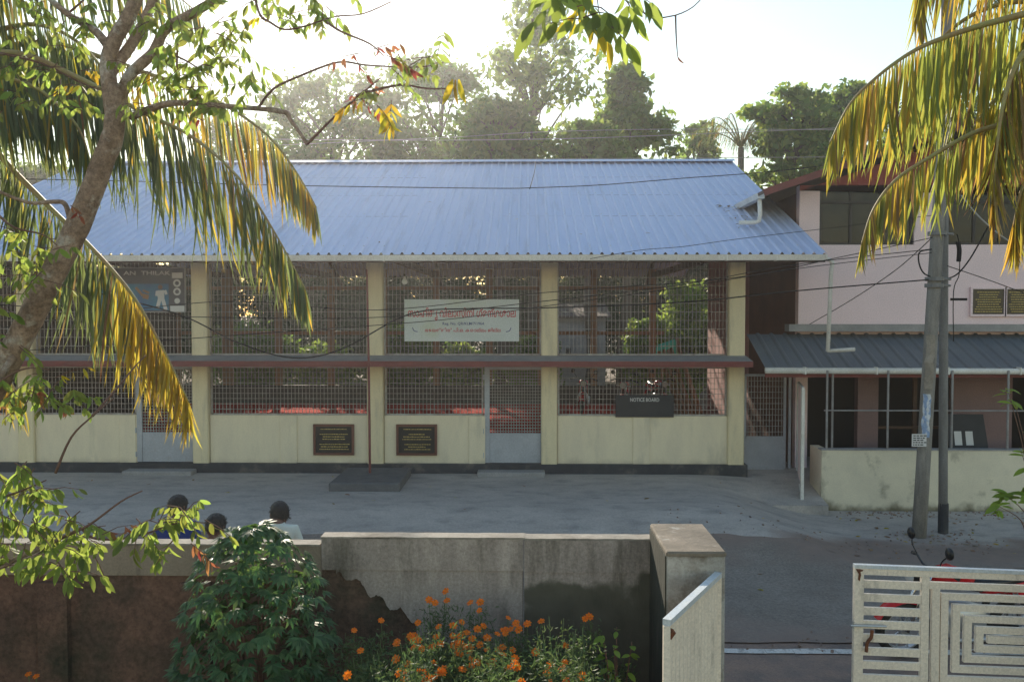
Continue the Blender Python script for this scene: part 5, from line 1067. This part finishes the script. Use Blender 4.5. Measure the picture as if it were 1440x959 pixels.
# ------------------------------------------------------------------ trees and garden behind the hall
def fartree(name, label, pxc, Y, pytop, halfw, m, style='round', n=9000, seed=1, zb=2., leaf=.40, group='trees behind the hall'):
    rg = np.random.default_rng(seed); c = at(pxc, pytop, Y); x0 = c.x; top = c.z; hw = halfw * Y / FPX; g = random.Random(seed)
    t = thing(name, label, 'tree', (x0, Y, .0), group); mb = MB()
    P_ = [Vector((x0 + .12 * math.sin(k * 1.3 + seed), Y, top * .97 * k / 10)) for k in range(11)]; mb.tube(P_, [.28 * (1 - k / 10.6) * min(1, top / 14) + .015 for k in range(11)], 8, .1)
    cl = []; nc = 150 if style == 'round' else 130
    ph_ = [rg.uniform(0, 6.28) for _ in range(4)]
    for i in range(nc):
        u = rg.random(); a = rg.uniform(0, 6.283); lob = 1 + .22 * math.sin(2 * a + ph_[0] + 5 * u) + .16 * math.sin(9 * u + ph_[1])
        if style == 'round': r_ = hw * math.sqrt(max(.02, 1 - ((u - .40) / .64) ** 2)) * (.2 + .8 * rg.random() ** .45) * lob; h = zb + (top - zb) * u * (.93 + .07 * lob)
        else:
            tier = .55 + .6 * abs(math.sin(u * 13 + ph_[2])); r_ = hw * (1.04 - u) ** .62 * (.12 + .88 * rg.random() ** .7) * tier * lob; h = zb + (top - zb) * u
        q = Vector((x0 + r_ * math.cos(a), Y + r_ * math.sin(a) * .8, h)); cl.append((q, r_))
        if i % 2 == 0: s_ = P_[max(1, min(9, int(10 * (h - r_ * .45) / top)))]; mb.tube([s_, s_.lerp(q, .6) + Vector((0, 0, .15)), q], [.06, .035, .012], 5, cap=False)
    obj('trunk', mb, 'barkdark', t, True)
    cs = hw * (.115 if style == 'round' else .10); pts = []
    for q, r_ in cl:
        k = int(n * .95 / nc * rg.uniform(.45, 1.5)); v = rg.normal(size=(k, 3)) * cs * rg.uniform(.7, 1.3); v[:, 2] *= .6; v[:, 2] -= .12 * np.abs(v[:, 0]); pts.append(v + np.array(q))
    pts = np.concatenate(pts); obj('crown', cloud_mesh('crown', pts, rg.uniform(leaf * .5, leaf * 1.2, len(pts)), rg, .5, .4), m, t)
fartree('broad_tree', 'broad dense tree behind the hall where the ridge meets the leaning tree branches', 470, 40, 112, 105, 'far', 'round', 9500, 1, 7.5)
fartree('broad_tree', 'broad dark tree behind the hall beside the tallest tree', 620, 42, 92, 112, 'far', 'round', 11000, 2, 7.5)
fartree('tall_tree', 'tallest tree, open layered crown rising high above the blue roof', 752, 37, -12, 118, 'far2', 'cone', 5600, 3, 7.5)
fartree('pointed_tree', 'pointed medium tree next to the tallest tree behind the hall', 880, 37, 98, 84, 'far2', 'cone', 8000, 4, 7.5)
fartree('low_tree', 'low dark round tree in front of the tallest tree', 705, 34, 150, 55, 'far', 'round', 5000, 5, 7.5)
fartree('low_tree', 'low round tree between the pointed tree and the tallest tree', 830, 34, 175, 48, 'far2', 'round', 5000, 6, 7.5)
fartree('small_tree', 'small hazy tree behind the hall near the far palm', 985, 48, 178, 34, 'far2', 'round', 4000, 7, 7.5)
fartree('leafy_far_tree', 'bushy tree behind the right end of the blue roof', 1120, 35, 132, 72, 'far2', 'round', 6500, 8, 7.5)
fartree('leafy_far_tree', 'bushy tree behind the red gable of the pink house', 1200, 37, 118, 60, 'far', 'round', 5500, 9, 7.5)
fartree('leafy_far_tree', 'bushy tree behind the pink house and palm fronds', 1330, 40, 140, 85, 'far', 'round', 7000, 10, 7.5)
fartree('broad_tree', 'broad tree beyond the left end of the hall', -120, 40, 120, 130, 'far', 'round', 9000, 11, 7.5)
fartree('low_tree', 'low tree beyond the left end of the hall roof', 45, 42, 236, 60, 'far2', 'round', 5000, 12, 7.5)
fartree('broad_tree', 'broad tree behind the hall hidden among the palm fronds', 330, 44, 175, 70, 'far', 'round', 7000, 13, 7.5)
c = at(1042, 208, 36); fp_ = thing('coconut_palm', 'small far coconut palm behind the right end of the blue roof', 'palm tree', (c.x, 36, 0)); mb = MB(); mb.tube([(c.x, 36, 0), c], [.2, .13], 8); obj('trunk', mb, 'palmtrunk', fp_, True)
g = random.Random(77)
for i in range(11):
    a = i * .571 + .2; d = Vector((math.cos(a), math.sin(a) * .8, 0)); up_ = g.uniform(.6, 1.6)
    frond(fp_, [c, c + d * .6 + Vector((0, 0, up_ * .7)), c + d * 1.3 + Vector((0, 0, up_)), c + d * 2.0 + Vector((0, 0, up_ * .6))], .8, 22, False, .1, .05, 0, .5, seed=90 + i, r0=.04)
BUSH = [(-10.5, 32, 2.6, 1.6, 'far'), (-7.4, 31, 2.0, 1.0, 'far2'), (-4.9, 32.5, 2.5, 1.2, 'far'), (-2.3, 31, 1.9, .9, 'far2'), (.2, 32.5, 2.3, 1.0, 'far'), (4.4, 30.6, 3.0, .9, 'far2'), (6.0, 31.8, 4.2, 1.2, 'far2')]
BUSH += [(-21 + k * 2.9 + .5 * math.sin(k * 5), 40.5 + 1.2 * math.sin(k * 2.3), 6.1 + .45 * math.sin(k * 3.1), 2.0, 'hedge') for k in range(12)]
for i, (x, y, h, hw, m) in enumerate(BUSH):
    rg = np.random.default_rng(60 + i); n = 9000 if y < 36 else 16000; cen = rg.normal(size=(60, 3)); cen /= np.linalg.norm(cen, axis=1)[:, None]; cen *= (rg.random(60) ** .4)[:, None]; cen = cen * np.array([hw, hw * .7, h * .48]) + np.array([x, y, h * .52])
    pts = np.repeat(cen, n // 60, 0) + rg.normal(size=(n // 60 * 60, 3)) * hw * .17; pts = pts[pts[:, 2] > .05]
    t = thing('garden_bush', 'tall dark hedge bush in the back row far behind the hall' if y > 36 else 'tall leafy bush beside the pink house wall behind the hall' if x > 5 else 'narrow leafy bush behind the motorcycles and stacked timber' if x > 4 else 'low leafy garden bush close behind the hall', 'bush', (x, y, .02), 'hedge bushes far behind' if y > 36 else 'bushes close behind the hall'); mb = MB()
    for k in range(5): q = cen[k * 7]; mb.tube([(x, y, .02), (x * .6 + q[0] * .4, y, q[2] * .5), tuple(q)], [.06, .04, .015], 5)
    obj('stems', mb, 'barkdark', t, True); obj('foliage', cloud_mesh('foliage', pts, rg.uniform(.14, .3, len(pts)), rg, .5, .4), m, t)
oh = thing('outhouse', 'low grey outhouse seen through the grille behind the hall', 'shed', (2.0, 34, .02)); mb = MB(); mb.box(1.2, 3.1, 34, 36.2, .02, 3.0); obj('wall', mb, 'slabgrey', oh)
mb = MB(); mb.add([(1.0, 33.7, 3.0), (3.3, 33.7, 3.0), (3.3, 36.4, 3.5), (1.0, 36.4, 3.5), (1.0, 33.7, 3.08), (3.3, 33.7, 3.08), (3.3, 36.4, 3.58), (1.0, 36.4, 3.58)], [(3, 2, 1, 0), (4, 5, 6, 7), (0, 1, 5, 4), (1, 2, 6, 5), (2, 3, 7, 6), (3, 0, 4, 7)]); obj('roof', mb, 'rooftile', oh)
mb = MB(); mb.box(1.5, 1.72, 33.985, 33.998, 1.5, 1.8); obj('vent_opening', mb, 'darkroom', oh)
p_ = at(932, 491, 29.2); mb = MB(); mb.add([p_ + Vector(v) for v in ((-.5, 0, -.3), (.45, .1, -.25), (.5, .3, .35), (-.1, .3, .15), (-.5, -.02, -.3), (.45, .08, -.25), (.5, .28, .35), (-.1, .28, .15))], [(3, 2, 1, 0), (4, 5, 6, 7), (0, 1, 5, 4), (1, 2, 6, 5), (2, 3, 7, 6), (3, 0, 4, 7)])
obj('plastic_sheet', mb, 'greensheet', None, label='bright green plastic sheet heaped behind the hall', cat='sheet')
mb = MB(); mb.tube([(p_.x, p_.y + .12, .02), (p_.x, p_.y + .12, p_.z - .1)], .05, 6); obj('fence_stake', mb, 'wood', None, label='wooden stake holding up the green plastic sheet', cat='stake')

# ------------------------------------------------------------------ litter and grit
lt_ = Batch(); g = random.Random(21); lm = [leaf_mesh('leaf', 'palm_dry', .45, .2), leaf_mesh('leaf', 'leaf_yellow', .4, .3)]
def litter(n, xa, xb, ya, yb, zf=None, s0=.05, s1=.12):
    for _ in range(n):
        x, y = g.uniform(xa, xb), g.uniform(ya, yb); z = (gz(x, y) + .014) if zf is None else zf(x, y); a = g.uniform(0, 6.28)
        k = g.random() < .25; lt_.add(lm[k], frame_mtx((x, y, z), (math.cos(a), math.sin(a), .05), (g.uniform(-.3, .3), g.uniform(-.3, .3), 1), g.uniform(s0, s1)), int(k))
litter(26, -9, 4, 13.4, 16.2); litter(45, 5.4, 10, 14.6, 15.55); litter(30, 5.7, 7.6, 13.2, 14.4); litter(25, 3, 9, 12.8, 14); litter(14, 2.2, 8, 9.3, 12.6)
litter(30, 4.05, 4.45, 16.6, 18.4, lambda x, y: rz(y) + .045, .05, .13); litter(14, -10, 5, 15.4, 22, lambda x, y: rz(y) + .045, .05, .11)
obj('fallen_leaves', lt_.mesh('fallen_leaves'), ['palm_dry', 'leaf_yellow'], None, kind='stuff', label='dry fallen leaves scattered over yard, verge and roof', cat='leaves')
gr = MB()
for _ in range(420):
    q = g.random()
    if q < .4: x, y = g.uniform(5.4, 10), 15.55 - abs(g.gauss(0, .25))
    elif q < .7: x, y = g.uniform(2, 10), g.gauss(13.1, .35)
    elif q < .85: x, y = g.uniform(5.9, 7.2), g.gauss(13.8, .3)
    else: x, y = g.uniform(2, 6), g.gauss(9.2, .25)
    r_ = g.uniform(.005, .02); z = gz(x, y) + .008; m_ = Matrix.Translation((x, y, z)) @ Euler((g.random(), g.random(), g.random() * 6)).to_matrix().to_4x4(); gr.box(-r_, r_, -r_ * .7, r_ * .7, -r_ * .5, r_ * .5, m_)
obj('gravel', gr, 'shoulder', None, kind='stuff', label='loose grit and pebbles along the road verge and porch wall', cat='gravel')

# ------------------------------------------------------------------ morning haze
HZ = True
if HZ:
    mb = MB(); mb.box(-60, 60, -12, 75, -1.6, 23); o = obj('haze', mb, [], kind='stuff')
    m = bpy.data.materials.new('haze'); m.use_nodes = True; n = m.node_tree.nodes; n.remove(n['Principled BSDF'])
    v = n.new('ShaderNodeVolumePrincipled'); v.inputs['Color'].default_value = (.95, .96, 1, 1); v.inputs['Density'].default_value = .0013; v.inputs['Anisotropy'].default_value = .72
    m.node_tree.links.new(v.outputs[0], n['Material Output'].inputs['Volume']); o.data.materials.append(m)
